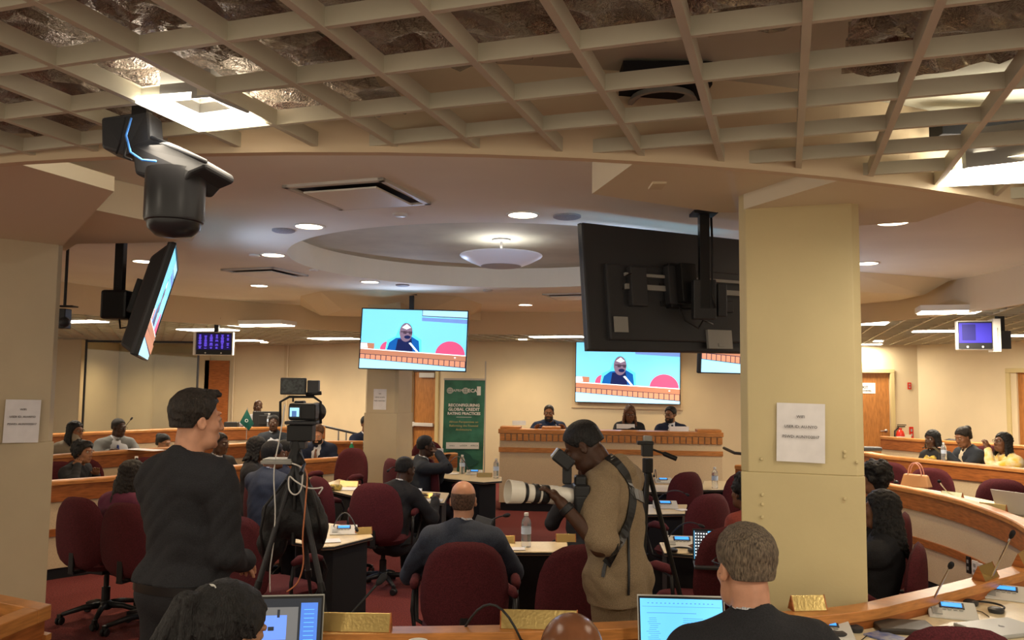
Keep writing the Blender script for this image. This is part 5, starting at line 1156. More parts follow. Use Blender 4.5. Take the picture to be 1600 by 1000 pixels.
# --- middle ground
seated('balding person in a blue-grey suit in the centre chair, back to us', 721, 751, 4.92, 0, 0, s=1.0, ck='I', skn='light', hair='fringe', hcol='dark', top='suit', tcol=CL['bluegrey'], hands=((-.26, .38, .76), (.24, .40, .78)), head=(R(-2), R(-4), 0), res=.007, build=1.1, lean=.12)
seated('bald person in black with a headset, seated by the blue-lit console', 592, 715, 7.5, -30, 0, s=.98, ck='F', skn='dark', hair='stub', hcol='black', top='suit', tcol=CL['black'], hands=((-.05, .42, .74), (.20, .42, .76)), head=(R(-12), R(-10), 0), res=.009, lean=.28)
seated('person in glasses and dark suit, hand at chin, right of the middle pillar', 628, 681, 9.5, -75, 0, ck='G', skn='dark', hair='crop', hcol='black', top='suit', tcol=CL['charcoal'], glasses=True, hands=((.02, .30, .95), (.12, .19, 1.06)), head=(R(0), 0, 0), res=.009, lean=.1)
seated('person with long dark hair in a plum blouse, back to us, at the left', 157, 720, 6.42, -25, 0, s=.95, ck='A', skn='tan', hair='longer' if 0 else 'long', hcol='dark', top='blouse', tcol=CL['plum'], hands=DESK, head=(R(-15), R(-6), R(8)), res=.008, lean=.18)
seated('person in navy, mostly hidden behind the standing person in black', 246, 722, 6.2, -30, 0, ck='B', skn='brown', hair='short', hcol='black', top='shirt', tcol=CL['navyb'], hands=DESK, res=.011, lean=.35)
seated('person with curly black hair resting chin on hand at the left desk', 163, 690, 8.75, -95, 0, s=.93, ck='R', skn='mid', hair='curly', hcol='black', top='blouse', tcol=CL['black'], hands=((-.05, .30, .86), (.16, .22, .98)), head=(R(-8), R(-4), 0), res=.009, lean=.3)
seated('person with braided hair and glasses in a beige cardigan, far left', 118, 659, 10.5, -120, TZ, s=.95, skn='mid', hair='locs', hcol='black', top='coat', tcol=CL['beige'], glasses=True, hands=((-.14, .34, .80), (.02, .20, 1.05)), head=(R(12), R(-4), 0), res=.009, lean=.28)
seated('person in a light grey suit and blue tie behind the left desk', 185, 654, 11.2, -140, TZ, skn='dark', hair='stub', hcol='salt', top='suit', tcol=CL['grey'], tie=CL['bluetie'], glasses=True, hands=DESK, head=(R(28), R(-8), 0), res=.009, lean=.12, build=1.12)
seated('person with dark tied hair between the left desk rows, beside the standing person', 256, 679, 11.0, -120, 0.0, s=.93, ck='S', skn='tan', hair='bun', hcol='black', top='blouse', tcol=CL['cream'], glasses=True, hands=DESK, head=(R(8), R(-10), 0), res=.009, lean=.2)
seated('person in a dark suit with red tie, just right of the standing person', 344, 677, 9.6, -125, 0, skn='dark', hair='crop', hcol='black', top='suit', tcol=CL['black'], tie=CL['redtie'], hands=DESK, head=(R(15), R(-4), 0), res=.009)
seated('bald person in a navy jacket behind the left tripod leg', 377, 687, 7.8, -48, 0, ck='D', skn='brown', hair='stub', hcol='black', top='suit', tcol=CL['navy'], hands=DESK, head=(R(-22), R(-3), 0), res=.008, build=1.08)
seated('person with dark hair in profile beside the bald person in navy', 404, 684, 8.5, -80, 0, s=.94, skn='brown', hair='bob', hcol='black', top='blouse', tcol=CL['black'], hands=DESK, res=.009)
seated('person in a blue-grey jacket directly behind the tripod plate', 427, 690, 7.4, -30, 0, ck='E', skn='brown', hair='crop', hcol='black', top='suit', tcol=CL['bluegrey'], hands=DESK, head=(R(-20), R(-3), 0), res=.009)
seated('person in a navy suit and tie looking down, right of the camera rig', 496, 663, 11.0, 172, 0, skn='light', hair='short', hcol='blonde', top='suit', tcol=CL['navy'], tie=CL['browntie'], beard=True, hands=DESK, head=(R(10), R(-26), 0), res=.009, lean=.22)
seated('person in dark clothes behind the video camera rig, facing us', 428, 652, 12.9, 190, TZ, skn='dark', hair='crop', hcol='black', top='suit', tcol=CL['charcoal'], hands=DESK, res=.011)
seated('bald person peeking over a black desktop monitor at the rear left', 403, 631, 15.2, 180, .3, skn='dark', hair='bald', top='shirt', tcol=M_white, hands=DESK, res=.010)
seated('person in a dark jacket almost hidden by the middle pillar', 572, 684, 12.9, -150, TZ, skn='brown', hair='short', hcol='black', top='suit', tcol=CL['navy'], hands=DESK, res=.012)
seated('person in black mostly hidden behind the photographer', 918, 700, 6.6, 15, 0, ck='J', skn='dark', hair='short', hcol='black', top='coat', tcol=CL['black'], hands=DESK, res=.011)
seated('person with dark curly hair half hidden by the left edge of the yellow pillar', 1163, 744, 5.9, 30, 0, s=.95, ck='M', skn='brown', hair='curly', hcol='black', top='blouse', tcol=mat('rust_sleeve', (.20, .035, .025), .8, noise=80), hands=((-.34, .28, .74), (.14, .35, .76)), res=.009, lean=.3)
seated('person with gathered black hair right of the yellow pillar, farther of two', 1364, 723, 6.15, 55, 0, s=.95, ck='P', skn='mid', hair='curly', hcol='black', top='coat', tcol=CL['black'], hands=DESK, res=.009, lean=-.12)
seated('person with long black hair right of the yellow pillar, nearer of two', 1375, 768, 4.98, 55, 0, s=.93, ck='O', skn='mid', hair='long', hcol='black', top='coat', tcol=CL['black'], hands=DESK, res=.008, lean=-.15)
seated('person with a black bob and yellow patterned scarf on the right tier', 1456, 673, 10.8, 108, TZ, s=.96, skn='dark', hair='bob', hcol='black', top='coat', tcol=CL['black'], hands=LAP, head=(R(8), R(-4), 0), res=.009, lean=.12, scarf=CL['scarf'])
b30, i30 = seated('person with a hair bun and dark blazer looking at a phone', 1504, 668, 10.4, 100, TZ, s=.97, ck='Y', skn='mid', hair='bun', hcol='dark', top='suit', tcol=CL['charcoal'], shirt=CL['cream'], hands=((-.02, .36, .94), (.06, .36, .94)), head=(R(5), R(-18), 0), res=.008, lean=.14)
seated('person with dark locs, glasses and cream top, chin on hand, far right', 1566, 677, 10.0, 95, TZ, s=.96, skn='brown', hair='locs', hcol='black', top='blouse', tcol=CL['yellow'], glasses=True, hands=((.03, .30, 1.03), (.16, .32, .78)), head=(R(5), R(8), 0), res=.008, lean=.22)
# scarf of the person in black
sc = MB(); c = atd(1448, 703, 10.45)
# --- standing person in black
p = atd(303, 612, 3.6)
SM, si = person('person standing in a black shirt and trousers with belt, back to us, left', (p.x - .02, 3.6), R(-22), 0, 'stand', s=1.045, lean=.0, head=(R(-28), R(-2), 0), skn='light', hair='short', hcol='dark', top='shirt', tcol=CL['black'], hands=((.02, .26, 1.06), (.12, .24, 1.06)), res=.0065, hres=.004, build=.96, pants=CL['black'], elbow=((-.5, -.5, -.7), (.45, -.6, -.7)), fold=.010)
mb = MB(); pe = si['pel']
mb.sweep([Vector((pe.x + .198 * math.copysign(abs(math.cos(a)) ** .8, math.cos(a)), pe.y + .142 * math.copysign(abs(math.sin(a)) ** .8, math.sin(a)))) for a in [i * math.pi / 20 for i in range(41)]], [(-.01, pe.z - .003), (.008, pe.z - .003), (.008, pe.z + .034), (-.01, pe.z + .034)], [Vector((math.cos(i * math.pi / 20), math.sin(i * math.pi / 20))) for i in range(41)])
mb.build('belt', mat('belt_leather', (.006, .006, .006), .3), SM, smooth=True)
# --- photographer
PX, PYY = (968 - 800) / FPX * 4.05, 4.05; PYAW = R(62)
def w2l(P): v = Matrix.Rotation(-PYAW, 3, 'Z') @ (Vector(P) - Vector((PX, PYY, 0))); return tuple(v)
hl = w2l(atd(877, 786, 3.80)); hr_ = w2l(atd(912, 790, 4.02))
PH, pi_ = person('photographer in a khaki short-sleeved shirt holding a camera with long white lens', (PX, PYY), PYAW, 0, 'stand', s=1.0, lean=.06, head=(R(14), R(-38), 0), headoff=(0, .05, -.02), skn='dark', hair='stub', hcol='black', top='shortsleeve', tcol=CL['khaki'],
        hands=(hl, hr_), res=.006, hres=.004, build=1.0, pants=CL['khaki'], elbow=((-.8, -.05, -1), (.4, -.5, -1)), fold=.009, hand_pose=(Vector((0, 0, 1)), Vector((0, 0, 1))))
from mathutils.bvhtree import BVHTree
bpy.context.view_layer.update()
def bvh(o): m_ = o.matrix_world; me = o.data; return BVHTree.FromPolygons([m_ @ v.co for v in me.vertices], [tuple(p.vertices) for p in me.polygons])
sh_ = [c for c in children(PH) if c.name.startswith('shirt')][0]; tree = bvh(sh_)
def strap(pxs, w_, name, parent, off=.006, m_=None):
    C_ = []
    for i in range(len(pxs) - 1):
        for t_ in (0, .25, .5, .75): C_.append((pxs[i][0] * (1 - t_) + pxs[i + 1][0] * t_, pxs[i][1] * (1 - t_) + pxs[i + 1][1] * t_))
    C_.append(pxs[-1]); P_ = []; N_ = []; O = Vector((0, 0, HC)); last = 3.9
    for x, y in C_:
        d = ray(x, y).normalized(); h, n, _, dist = tree.ray_cast(O, d)
        if h is None: P_.append(None); N_.append(None); continue
        if n.dot(d) > 0: n = -n
        P_.append(h + n * off); N_.append(n)
    q = [(a, b) for a, b in zip(P_, N_) if a is not None]
    if len(q) < 3: return
    for _ in range(2): q = [q[0]] + [((q[i - 1][0] + q[i][0] * 2 + q[i + 1][0]) / 4, q[i][1]) for i in range(1, len(q) - 1)] + [q[-1]]
    mb = MB(); vs = []; k = len(q)
    for i, (p_, n_) in enumerate(q):
        t_ = (q[min(i + 1, k - 1)][0] - q[max(i - 1, 0)][0]).normalized(); b_ = t_.cross(n_).normalized() * w_ / 2; n2 = n_ * .003
        vs += [p_ - b_ - n2, p_ + b_ - n2, p_ + b_ + n2, p_ - b_ + n2]
    fs = [(i * 4 + j, i * 4 + (j + 1) % 4, (i + 1) * 4 + (j + 1) % 4, (i + 1) * 4 + j) for i in range(k - 1) for j in range(4)] + [(0, 1, 2, 3), (4 * k - 1, 4 * k - 2, 4 * k - 3, 4 * k - 4)]
    inv = parent.matrix_world.inverted(); mb.add([inv @ v for v in vs], fs); return mb.build(name, m_ or M['black'], parent)
hs = strap([(947, 712), (962, 722), (978, 742), (985, 762), (988, 782), (984, 806), (974, 836), (960, 862), (948, 882)], .045, 'harness_strap', PH)
strap([(986, 770), (1000, 776), (1012, 782)], .06, 'harness_strap', PH); strap([(981, 800), (981, 850), (982, 900), (981, 930)], .010, 'harness_strap', PH)
strap([(947, 880), (944, 892), (942, 902)], .016, 'strap_clip', PH, m_=M['dark'])
# watch
a, e, w_ = pi_['A'][-1]; d = (w_ - e).normalized(); mb = MB(); mb.tube([tuple(e + (w_ - e) * .80), tuple(e + (w_ - e) * .80 + d * .032)], .034, 16); mb.build('wrist_watch', M['black'], PH, smooth=True, bevel=.004)
# camera with lens and flash: a thing held in the hands
cb_ = atd(903, 776, 3.90); cf = atd(795, 768, 3.78); ax_ = (cf - cb_).normalized()
CAM = empty('photo_camera', tuple(cb_), 0, 'camera with long white telephoto lens and tilted flash in the photographer\'s hands', 'camera')
zq = ax_.to_track_quat('Z', 'Y').to_matrix().to_4x4(); LL = (cf - cb_).length; k_ = LL / .335
def seg(nm, prof, m_): mb = MB(); mb.lathe([(r_, z_ * k_) for r_, z_ in prof], (0, 0, 0), 36, zq, cap=False); return mb.build(nm, m_, lens, smooth=True)
wl = mat('lens_cream_white', (.70, .66, .58), .3); lens = MB().lathe([(.0001, .03 * k_), (.036, .03 * k_), (.040, .06 * k_), (.041, .30 * k_)], (0, 0, 0), 36, zq, cap=False).build('lens', wl, CAM, smooth=True)
seg('focus_ring', [(.041, .150), (.0425, .152), (.0425, .185), (.041, .187)], M['black']); seg('zoom_ring', [(.043, .198), (.0445, .20), (.0445, .222), (.043, .224)], M['black']); seg('band', [(.045, .255), (.0465, .257), (.0465, .268), (.045, .27)], M['black'])
seg('hood', [(.045, .27), (.050, .275), (.054, .34), (.051, .34), (.049, .30), (.0001, .295)], wl); seg('barrel', [(.041, .10), (.0425, .105), (.0425, .15)], wl)
mb = MB(); mb.box((.015, .0, -.01), (.075, .13, .14)); mb.box((.01, .0, .075), (.055, .07, .05)); mb.box((.02, -.055, -.05), (.08, .03, .13)); mb.build('camera_body', M['black'], CAM, bevel=.012, seg=3)
fo = cb_; f1 = atd(886, 742, 3.88) - fo; f2 = atd(880, 718, 3.86) - fo
mb = MB(); mb.box(tuple(f1), (.042, .05, .085)); mb.build('flash_body', M['black'], CAM, bevel=.008)
mb = MB(); T = Matrix.Translation(f2) @ Matrix.Rotation(R(-52), 4, 'Y'); mb.box((0, 0, 0), (.062, .075, .10), T); fh = mb.build('flash_head', M['black'], CAM, bevel=.01)
mb = MB(); mb.box((0, 0, .052), (.05, .065, .006), T); mb.build('flash_lens', M['grey'], fh)
# ================================================================ small things
def pxY(px_, h, Y):  # world point at column px, height h, depth Y
    return Vector(((px_ - 800) / FPX * Y, Y, h))
def goose(parent, a, b, tip_dir=None, bow=.05, r=.0045, hr=.011, m_=None, tiplen=.05):
    a = Vector(a); b = Vector(b); d = (b - a); up = Vector((0, 0, 1)); pts = [a + d * t_ + up * bow * 4 * t_ * (1 - t_) for t_ in [i / 10 for i in range(11)]]
    mb = MB(); mb.tube(pts, r, 8); g_ = mb.build('gooseneck', m_ or M['black'], parent, smooth='all')
    t_ = (pts[-1] - pts[-2]).normalized(); mb = MB(); mb.tube([pts[-1] - t_ * .005, pts[-1] + t_ * .01, pts[-1] + t_ * .03, pts[-1] + t_ * tiplen * .85, pts[-1] + t_ * tiplen], [hr * .5, hr, hr * 1.1, hr * .9, hr * .3], 12); mb.build('microphone_head', M['blackm'], g_, smooth='all'); return g_
def console(px_, py_, h, rz, label, tip, s=1.0, lit=True, bow=.06, group='microphone consoles', steel=False):
    p = at(px_, py_, h); o = empty('microphone_console', tuple(p), rz, label, 'console', group)
    w, d = .20 * s, .15 * s; mb = MB()
    q = [(-w / 2, -d / 2, .008), (w / 2, -d / 2, .008), (w / 2, d / 2, .05 * s), (-w / 2, d / 2, .05 * s)]; mb.hexa(q, [(x * 1.02, y * 1.02, 0) for x, y, z in q]); mb.build('housing', M['lgrey'], o, bevel=.004)
    sl = math.atan2(.05 * s - .008, d); T = Matrix.Translation((0, 0, .030 * s)) @ Matrix.Rotation(sl, 4, 'X')
    mb = MB(); mb.box((0, .03 * s, .001), (w * .52, d * .34, .006), T); mb.build('display_frame', M['dark'], o, bevel=.002)
    mb = MB(); mb.box((0, .03 * s, .005), (w * .42, d * .22, .003), T); mb.build('display', M['lcd'], o)
    for k in range(4): mb = MB(); mb.box((w * (-.17 + .115 * k), -.008 * s, .003), (w * .08, d * .06, .004), T); mb.build('button', M['grey'], o)
    mb = MB(); mb.box((-w * .32, -.03 * s, .002), (w * .2, d * .35, .003), T); mb.build('speaker_grille', M['grey'], o)
    if tip is not None:
        inv = Matrix.Rotation(-rz, 3, 'Z'); b = inv @ (Vector(tip) - p); goose(o, (-w * .38, d * .33, .045 * s), b, bow=bow, m_=M['steel'] if steel else M['black'])
    return o
WT = .84; TT = .742
console(1488, 962, WT, R(-22), 'large silver console with blue display at the lower right, nearer', atd(1484, 887, 3.62), 1.0, steel=True, bow=.0)
console(1572, 934, WT, R(-30), 'silver console with blue display right of the nearer one, by the folded plate', atd(1579, 840, 4.05), 1.0, steel=True, bow=.0)
console(1292, 992, WT, R(-10), 'console with blue display just right of the grey-haired person\'s shoulder', None, 1.0)
console(537, 833, TT, R(10), 'console with two blue lights on the table behind the tripod', atd(556, 824, 5.75), 1.0, bow=.10)
console(643, 772, TT, R(0), 'console with blue display beside the person with the headset', atd(607, 735, 7.4), 1.0, bow=.10)
console(688, 732, TT, R(0), 'console on the long table nearest the red chair, below the banner', atd(660, 722, 10.0), 1.0, bow=.10)
console(741, 741, TT, R(0), 'console on the long table in front of the banner, right one', atd(702, 724, 9.4), 1.0, bow=.12)
console(1037, 754, TT, R(0), 'console on the farthest table right of the photographer', atd(1022, 743, 8.6), 1.0, bow=.08)
console(1040, 793, TT, R(-4), 'console on the middle table right of the photographer', atd(1072, 772, 7.3), 1.1, bow=.06)
console(1066, 853, TT, R(-6), 'console on the nearest table right of the photographer', atd(1092, 820, 5.8), 1.15, bow=.05)
def mic(base, tip, label, bow=0, col=None, bulb=True, hr=.014):
    o = empty('gooseneck_microphone', tuple(base), 0, label, 'microphone'); mb = MB(); mb.lathe([(.0001, 0), (.026, 0), (.024, .02), (.012, .03), (.0001, .032)], (0, 0, 0), 16, cap=False); mb.build('mic_base', M['black'], o, smooth=True)
    goose(o, (0, 0, .02), tuple(Vector(tip) - Vector(base)), bow=bow, hr=hr, r=.005, m_=col); return o
b0 = at(1240, 951, .92 - .08); mic(b0, atd(1273, 850, b0.y + .02), 'tall black gooseneck microphone in front of the yellow pillar', 0, hr=.016)
b0 = at(545, 1012, .84); mic((b0.x - .09, b0.y, .84), atd(590, 912, b0.y + .1), 'black gooseneck microphone slanting up beside the ponytailed person\'s laptop', 0, hr=.014)
b0 = at(716, 1010, .84); mic(b0, atd(815, 1002, b0.y - .1), 'arched gooseneck microphone at the bottom edge near the paper cup', .14)
b0 = at(745, 829, TT); mic((b0.x, 6.1, TT), atd(787, 806, 6.1), 'thin microphone in front of the balding person', .03)
b0 = at(1482, 775, WT); mic((b0.x, b0.y, WT), atd(1468, 753, 7.45), 'microphone on the right ring desk by the brass plate', 0, M['steel'])
b0 = at(1400, 752, WT + .02); mic((b0.x, b0.y, WT), atd(1385, 739, 8.3), 'microphone on the right ring desk near the red chair', 0, M['steel'])
b0 = at(186, 737, WT); mic((b0.x, b0.y + .2, WT), atd(213, 718, 8.4), 'microphone on the left ring desk by the water bottle', 0)
b0 = at(201, 676, 1.04); mic((b0.x, 12.7, 1.04), atd(204, 656, 12.7), 'microphone on the rear left desk beside the grey suit', 0)
q_ = atd(868, 662, 12.35); mic((q_.x + .12, 12.35, 1.03), q_, 'microphone in front of the speaker in the blue shirt', 0, M['steel'])
def plate(px_, py_, h, rz, w, hh, label, m_='gold', name='name_plate', cat='name plate', zc=0):
    p = at(px_, py_, h); mb = MB(); a = hh * .45; mb.add([(-w / 2, -a, 0), (w / 2, -a, 0), (w / 2, a, 0), (-w / 2, a, 0), (-w / 2, 0, hh), (w / 2, 0, hh)], [(0, 1, 5, 4), (2, 3, 4, 5), (0, 3, 2, 1), (0, 4, 3), (1, 2, 5)])
    o = mb.build(name, M[m_], bevel=.0015); o.location = p; o.rotation_euler = (0, 0, rz); tag(o, label, cat)
    if m_ == 'gold':
        for sx in (-1, 1):
          e = MB(); e.add([(sx * (w / 2 + .003), -a * 1.03, 0), (sx * (w / 2 + .003), a * 1.03, 0), (sx * (w / 2 + .003), 0, hh * 1.03), (sx * (w / 2 - .002), -a * 1.03, 0), (sx * (w / 2 - .002), a * 1.03, 0), (sx * (w / 2 - .002), 0, hh * 1.03)], [(0, 1, 2), (3, 5, 4), (0, 2, 5, 3), (1, 4, 5, 2), (0, 3, 4, 1)])
          e.build('end_cap', M['wooddk'], o)
    return o
LZ = .921
plate(556, 984, LZ, R(-1), .27, .065, 'brass name plate on the ledge beside the ponytailed person\'s laptop'); plate(842, 980, LZ, R(-2), .30, .068, 'brass name plate on the ledge behind the bald crown')
plate(1262, 952, LZ, R(8), .15, .06, 'brass name plate on the ledge at the foot of the yellow pillar'); plate(1540, 903, LZ, R(40), .18, .07, 'brass name plate on the ledge behind the lower right console'); plate(1596, 882, LZ, R(48), .16, .07, 'brass name plate at the right edge of the ledge')
plate(790, 848, TT, 0, .13, .05, 'small brass plate left of the bottle on the middle table'); plate(884, 846, TT, 0, .14, .055, 'small brass plate right of the bottle, by the photographer'); plate(568, 834, TT, R(20), .12, .05, 'small brass plate on the table behind the tripod')
plate(668, 778, TT, R(-5), .16, .05, 'small brass plate beside the headset person\'s console'); plate(757, 745, TT, 0, .18, .05, 'brass plate on the long table by the water bottle'); plate(545, 760, TT, 0, .2, .06, 'brass plate on the table left of the middle pillar')
plate(1488, 780, WT, R(-60), .2, .07, 'brass plate on the right ring desk beside the handbag'); plate(1552, 800, WT + .02, R(-50), .2, .07, 'tan plate on the right ring desk in front of the dark chair')
plate(811, 664, 1.2, 0, .22, .07, 'white name card at the left end of the podium', 'white', 'name_card', 'name card')
for x, y, l in [(978, 670, 'white name card in front of the podium person'), (1062, 674, 'white name card in front of the dark-suited podium speaker'), (676, 709, 'white name card on the oak desk end by the banner')]:
    p_ = at(x, y, 1.2) if y != 709 else at(x, y, .92); mb = MB(); mb.box((0, 0, .035), (.28, .02, .07)); o = mb.build('name_card', M['white'], bevel=.002); o.location = (p_.x, p_.y + .03, p_.z); tag(o, l, 'name card')
def bottle(p, label, s=1.0, green=False):
    o = empty('water_bottle', tuple(p), 0, label, 'bottle'); mb = MB()
    m_ = mat('green_glass', (.03, .22, .10), .1) if green else M['water']
    prof = [(.0001, 0), (.030, 0), (.033, .01)] + [(.033 - .0015 * (i % 2), .02 + .012 * i) for i in range(10)] + [(.033, .15), (.028, .175), (.014, .195), (.013, .205)]
    mb.lathe([(r_ * s, z_ * s) for r_, z_ in prof], (0, 0, 0), 20, cap=False); mb.build('bottle_body', m_, o, smooth=True)
    mb = MB(); mb.lathe([(.0001, .222 * s), (.015 * s, .222 * s), (.015 * s, .203 * s)], (0, 0, 0), 16, cap=False); mb.build('cap', M['whitep'], o, smooth=True)
    if not green: mb = MB(); mb.lathe([(.0338 * s, .085 * s), (.0338 * s, .13 * s)], (0, 0, 0), 20, cap=False); mb.build('bottle_label', M['blabel'], o)
bottle(at(822, 854, TT), 'clear water bottle on the middle table beside the balding person', 1.05); bottle(at(722, 740, TT), 'water bottle on the long table in front of the banner', 1.05); bottle(at(775, 747, TT), 'water bottle at the right end of the long table, by the podium', 1.05)
bottle(at(1117, 763, TT), 'water bottle on the table left of the yellow pillar', 1.05)
bottle(Vector((atd(212, 740, 8.55).x, 8.55, WT)), 'water bottle on the left ring desk, left of the standing person', 1.1); bottle(atd(420, 667, 13.6), 'small bottle beside the black desktop monitor', 1.0)
bottle(Vector((atd(549, 714, 10.9).x, 10.9, WT + .03)), 'green bottle just left of the middle pillar', .95, True); bottle(atd(1475, 719, 10.05), 'water bottle in front of the person with the phone', .95)
# laptops
def laptop(p, rz, label, w=.31, d=.215, ang=108, content=None, m_='lgrey', name='laptop'):
    o = empty(name, tuple(p), rz, label, 'laptop'); mb = MB(); mb.box((0, -d / 2, .008), (w, d, .016)); mb.build('base', M[m_], o, bevel=.004)
    mb = MB(); mb.box((0, -d * .42, .0168), (w * .86, d * .45, .002)); mb.build('keyboard', M['dark'], o)
    T = Matrix.Translation((0, 0, .012)) @ Matrix.Rotation(R(90 - ang), 4, 'X')
    mb = MB(); mb.box((0, 0.003, d / 2), (w, .006, d), T); lid = mb.build('lid', M[m_], o, bevel=.002); mb = MB(); mb.box((0, -.0015, d / 2), (w * .975, .004, d * .95), T); mb.build('bezel', M['black'], lid)
    if content: content(lid, T, w * .94, d * .88, d / 2)
    return o
scr_doc = em('screen_doc_blue', 100, 185, 235); scr_ink = em('screen_ink', 70, 130, 190); scr_dark = em('screen_dark', 38, 40, 44); scr_grey = em('screen_grey', 92, 92, 92); scr_blue = em('screen_blue', 95, 130, 215); scr_side = em('screen_side', 70, 110, 190)
def layer(par, T, rects, m_, y, nm='display_content'):
    mb = MB()
    for x, z, a, b in rects: mb.box((x, -y, z), (a, .0006, b), T)
    return mb.build(nm, m_, par)
def c_doc(par, T, w, h, zc):
    layer(par, T, [(0, zc, w, h)], scr_doc, .004, 'display'); rr = random.Random(4); L_ = [(0, zc + h * .36, w * .95, .0012), (-w * .12, zc + h * .25, w * .6, .002)]
    for c_ in (-.36, .12):
        for k in range(20): L_.append((w * c_ + rr.uniform(0, .01), zc + h * .16 - k * h * .033, w * (.16 if c_ < 0 else .34) * rr.uniform(.5, 1), .0016))
    for k in range(16): L_.append((-w * .4 + k * w * .052, zc + h * .42, w * .02, .003))
    layer(par, T, L_, scr_ink, .0046)
def c_meet(par, T, w, h, zc):
    layer(par, T, [(0, zc, w, h)], scr_dark, .004, 'display'); layer(par, T, [(-w * .12, zc - h * .04, w * .7, h * .78)], scr_grey, .0046); layer(par, T, [(-w * .06, zc, w * .32, h * .42)], scr_blue, .0052); layer(par, T, [(w * .36, zc - h * .02, w * .2, h * .88)], scr_side, .0048)
    layer(par, T, [(-w * .3 + k * w * .13, zc - h * .36, w * .07, h * .1) for k in range(4)] + [(w * .0, zc + h * .24, w * .03, h * .14), (-w * .08, zc - .02 * h, w * .07, h * .07)], scr_dark, .0056)
    layer(par, T, [(w * .36, zc + h * .3 - k * h * .075, w * .12, .0016) for k in range(9)], scr_doc, .0056)
laptop(pxY(447, WT + .001, 3.1), R(7), 'open grey laptop showing a video meeting, beside the ponytailed person', w=.33, d=.23, ang=104, content=c_meet, m_='grey')
laptop(pxY(1066, WT + .001, 3.14), R(-3), 'open laptop with a light blue document left of the grey-haired person', w=.33, d=.235, ang=106, content=c_doc)
def c_dots(par, T, w, h, zc):
    layer(par, T, [(0, zc, w, h)], scr_doc, .004, 'display'); layer(par, T, [(-w * .34, zc, w * .3, h)], scr_dark, .0045); layer(par, T, [(-w * .46 + i * w * .06, zc + h * .4 - j * h * .11, w * .03, h * .05) for i in range(5) for j in range(8)], em('screen_white', 235, 240, 245), .005); layer(par, T, [(w * .2, zc - h * .1, w * .4, h * .5)], scr_side, .0046)
laptop(pxY(1118, TT + .0, 5.35), R(-10), 'open laptop with rows of white dots on its screen, left of the yellow pillar', w=.30, d=.2, ang=100, content=c_dots, m_='dark')
p_ = at(1578, 808, WT); laptop((p_.x + .1, p_.y + .1, WT + .003), R(115), 'open laptop with a grey lid at the right edge on the ring desk', w=.3, d=.2, ang=112, content=c_doc)
p_ = at(748, 832, TT); laptop((-.24, 6.0, TT + .001), R(-60), 'dark open laptop right of the balding person', w=.25, d=.17, ang=115, m_='dark')
p_ = at(1565, 985, WT); mb = MB(); mb.box((0, 0, .008), (.31, .215, .016)); o = mb.build('closed_laptop', M['grey'], bevel=.005); o.location = (p_.x, p_.y, WT + .001); o.rotation_euler = (0, 0, R(18)); tag(o, 'closed silver-grey laptop with a dark fruit mark at the bottom right', 'laptop')
mb = MB(); mb.ball((0, -.0, .0165), (.012, .013, .0006), 16); mb.ball((.004, .016, .0165), (.003, .005, .0006), 10); mb.build('lid_logo', M['dark'], o)
p_ = at(1412, 984, WT); mb = MB(); mb.box((0, 0, .012), (.24, .17, .024)); o = mb.build('notebook', mat('brown_leather', (.035, .028, .022), .5), bevel=.008); o.location = (p_.x, p_.y, WT + .001); o.rotation_euler = (0, 0, R(-8)); tag(o, 'dark brown leather folder on the worktop by the red chair', 'folder')
p_ = at(1385, 996, WT); mb = MB(); mb.box((0, 0, .004), (.11, .16, .008)); o = mb.build('booklet', mat('booklet_blue', (.06, .09, .28), .3, noise=40, col2=(.3, .3, .32)), bevel=.002); o.location = (p_.x, p_.y - .02, WT + .001); o.rotation_euler = (0, 0, R(30)); tag(o, 'blue printed booklet under the edge of the brown folder', 'booklet')
def headphones(p, rz, label, s=1.0):
    o = empty('headphones', tuple(p), rz, label, 'headphones'); mb = MB(); mb.tube([(math.cos(a) * .075 * s, math.sin(a) * .08 * s, .014) for a in [R(x) for x in range(0, 181, 15)]], .005 * s, 8); mb.build('headband', M['black'], o, smooth='all')
    for sx in (-1, 1): mb = MB(); mb.lathe([(.0001, 0), (.03 * s, 0), (.034 * s, .008), (.034 * s, .018), (.022 * s, .024), (.0001, .022)], (sx * .068 * s, -.015, .001), 18, cap=False); mb.build('ear_cushion', M['dark'], o, smooth=True)
    mb = MB(); mb.tube([(-.07, -.03, .005), (-.12, -.07, .004), (-.05, -.10, .004), (.05, -.08, .004), (.12, -.12, .004)], .0018, 6); mb.build('cord', M['blackm'], o, smooth='all')
headphones(at(1066, 862, TT), R(0), 'black headphones in front of the nearest console right of the photographer'); headphones(at(1540, 951, WT), R(-70), 'black headphones between the two lower right consoles'); headphones(at(1318, 990, WT), R(40), 'black headphones right of the grey-haired person\'s console')
# cup
p_ = at(653, 999, LZ); c_ = empty('paper_cup', (p_.x, p_.y - .0, LZ), 0, 'white paper cup on the ledge at the bottom edge', 'cup'); mb = MB(); mb.lathe([(.0001, .003), (.026, .003), (.036, .055), (.0375, .056), (.0385, .053), (.029, 0), (.0001, 0)], (0, 0, 0), 28, cap=False); mb.build('cup_wall', M['whitep'], c_, smooth=True); c_.location = (p_.x, max(p_.y, 3.08), .84 + .02)
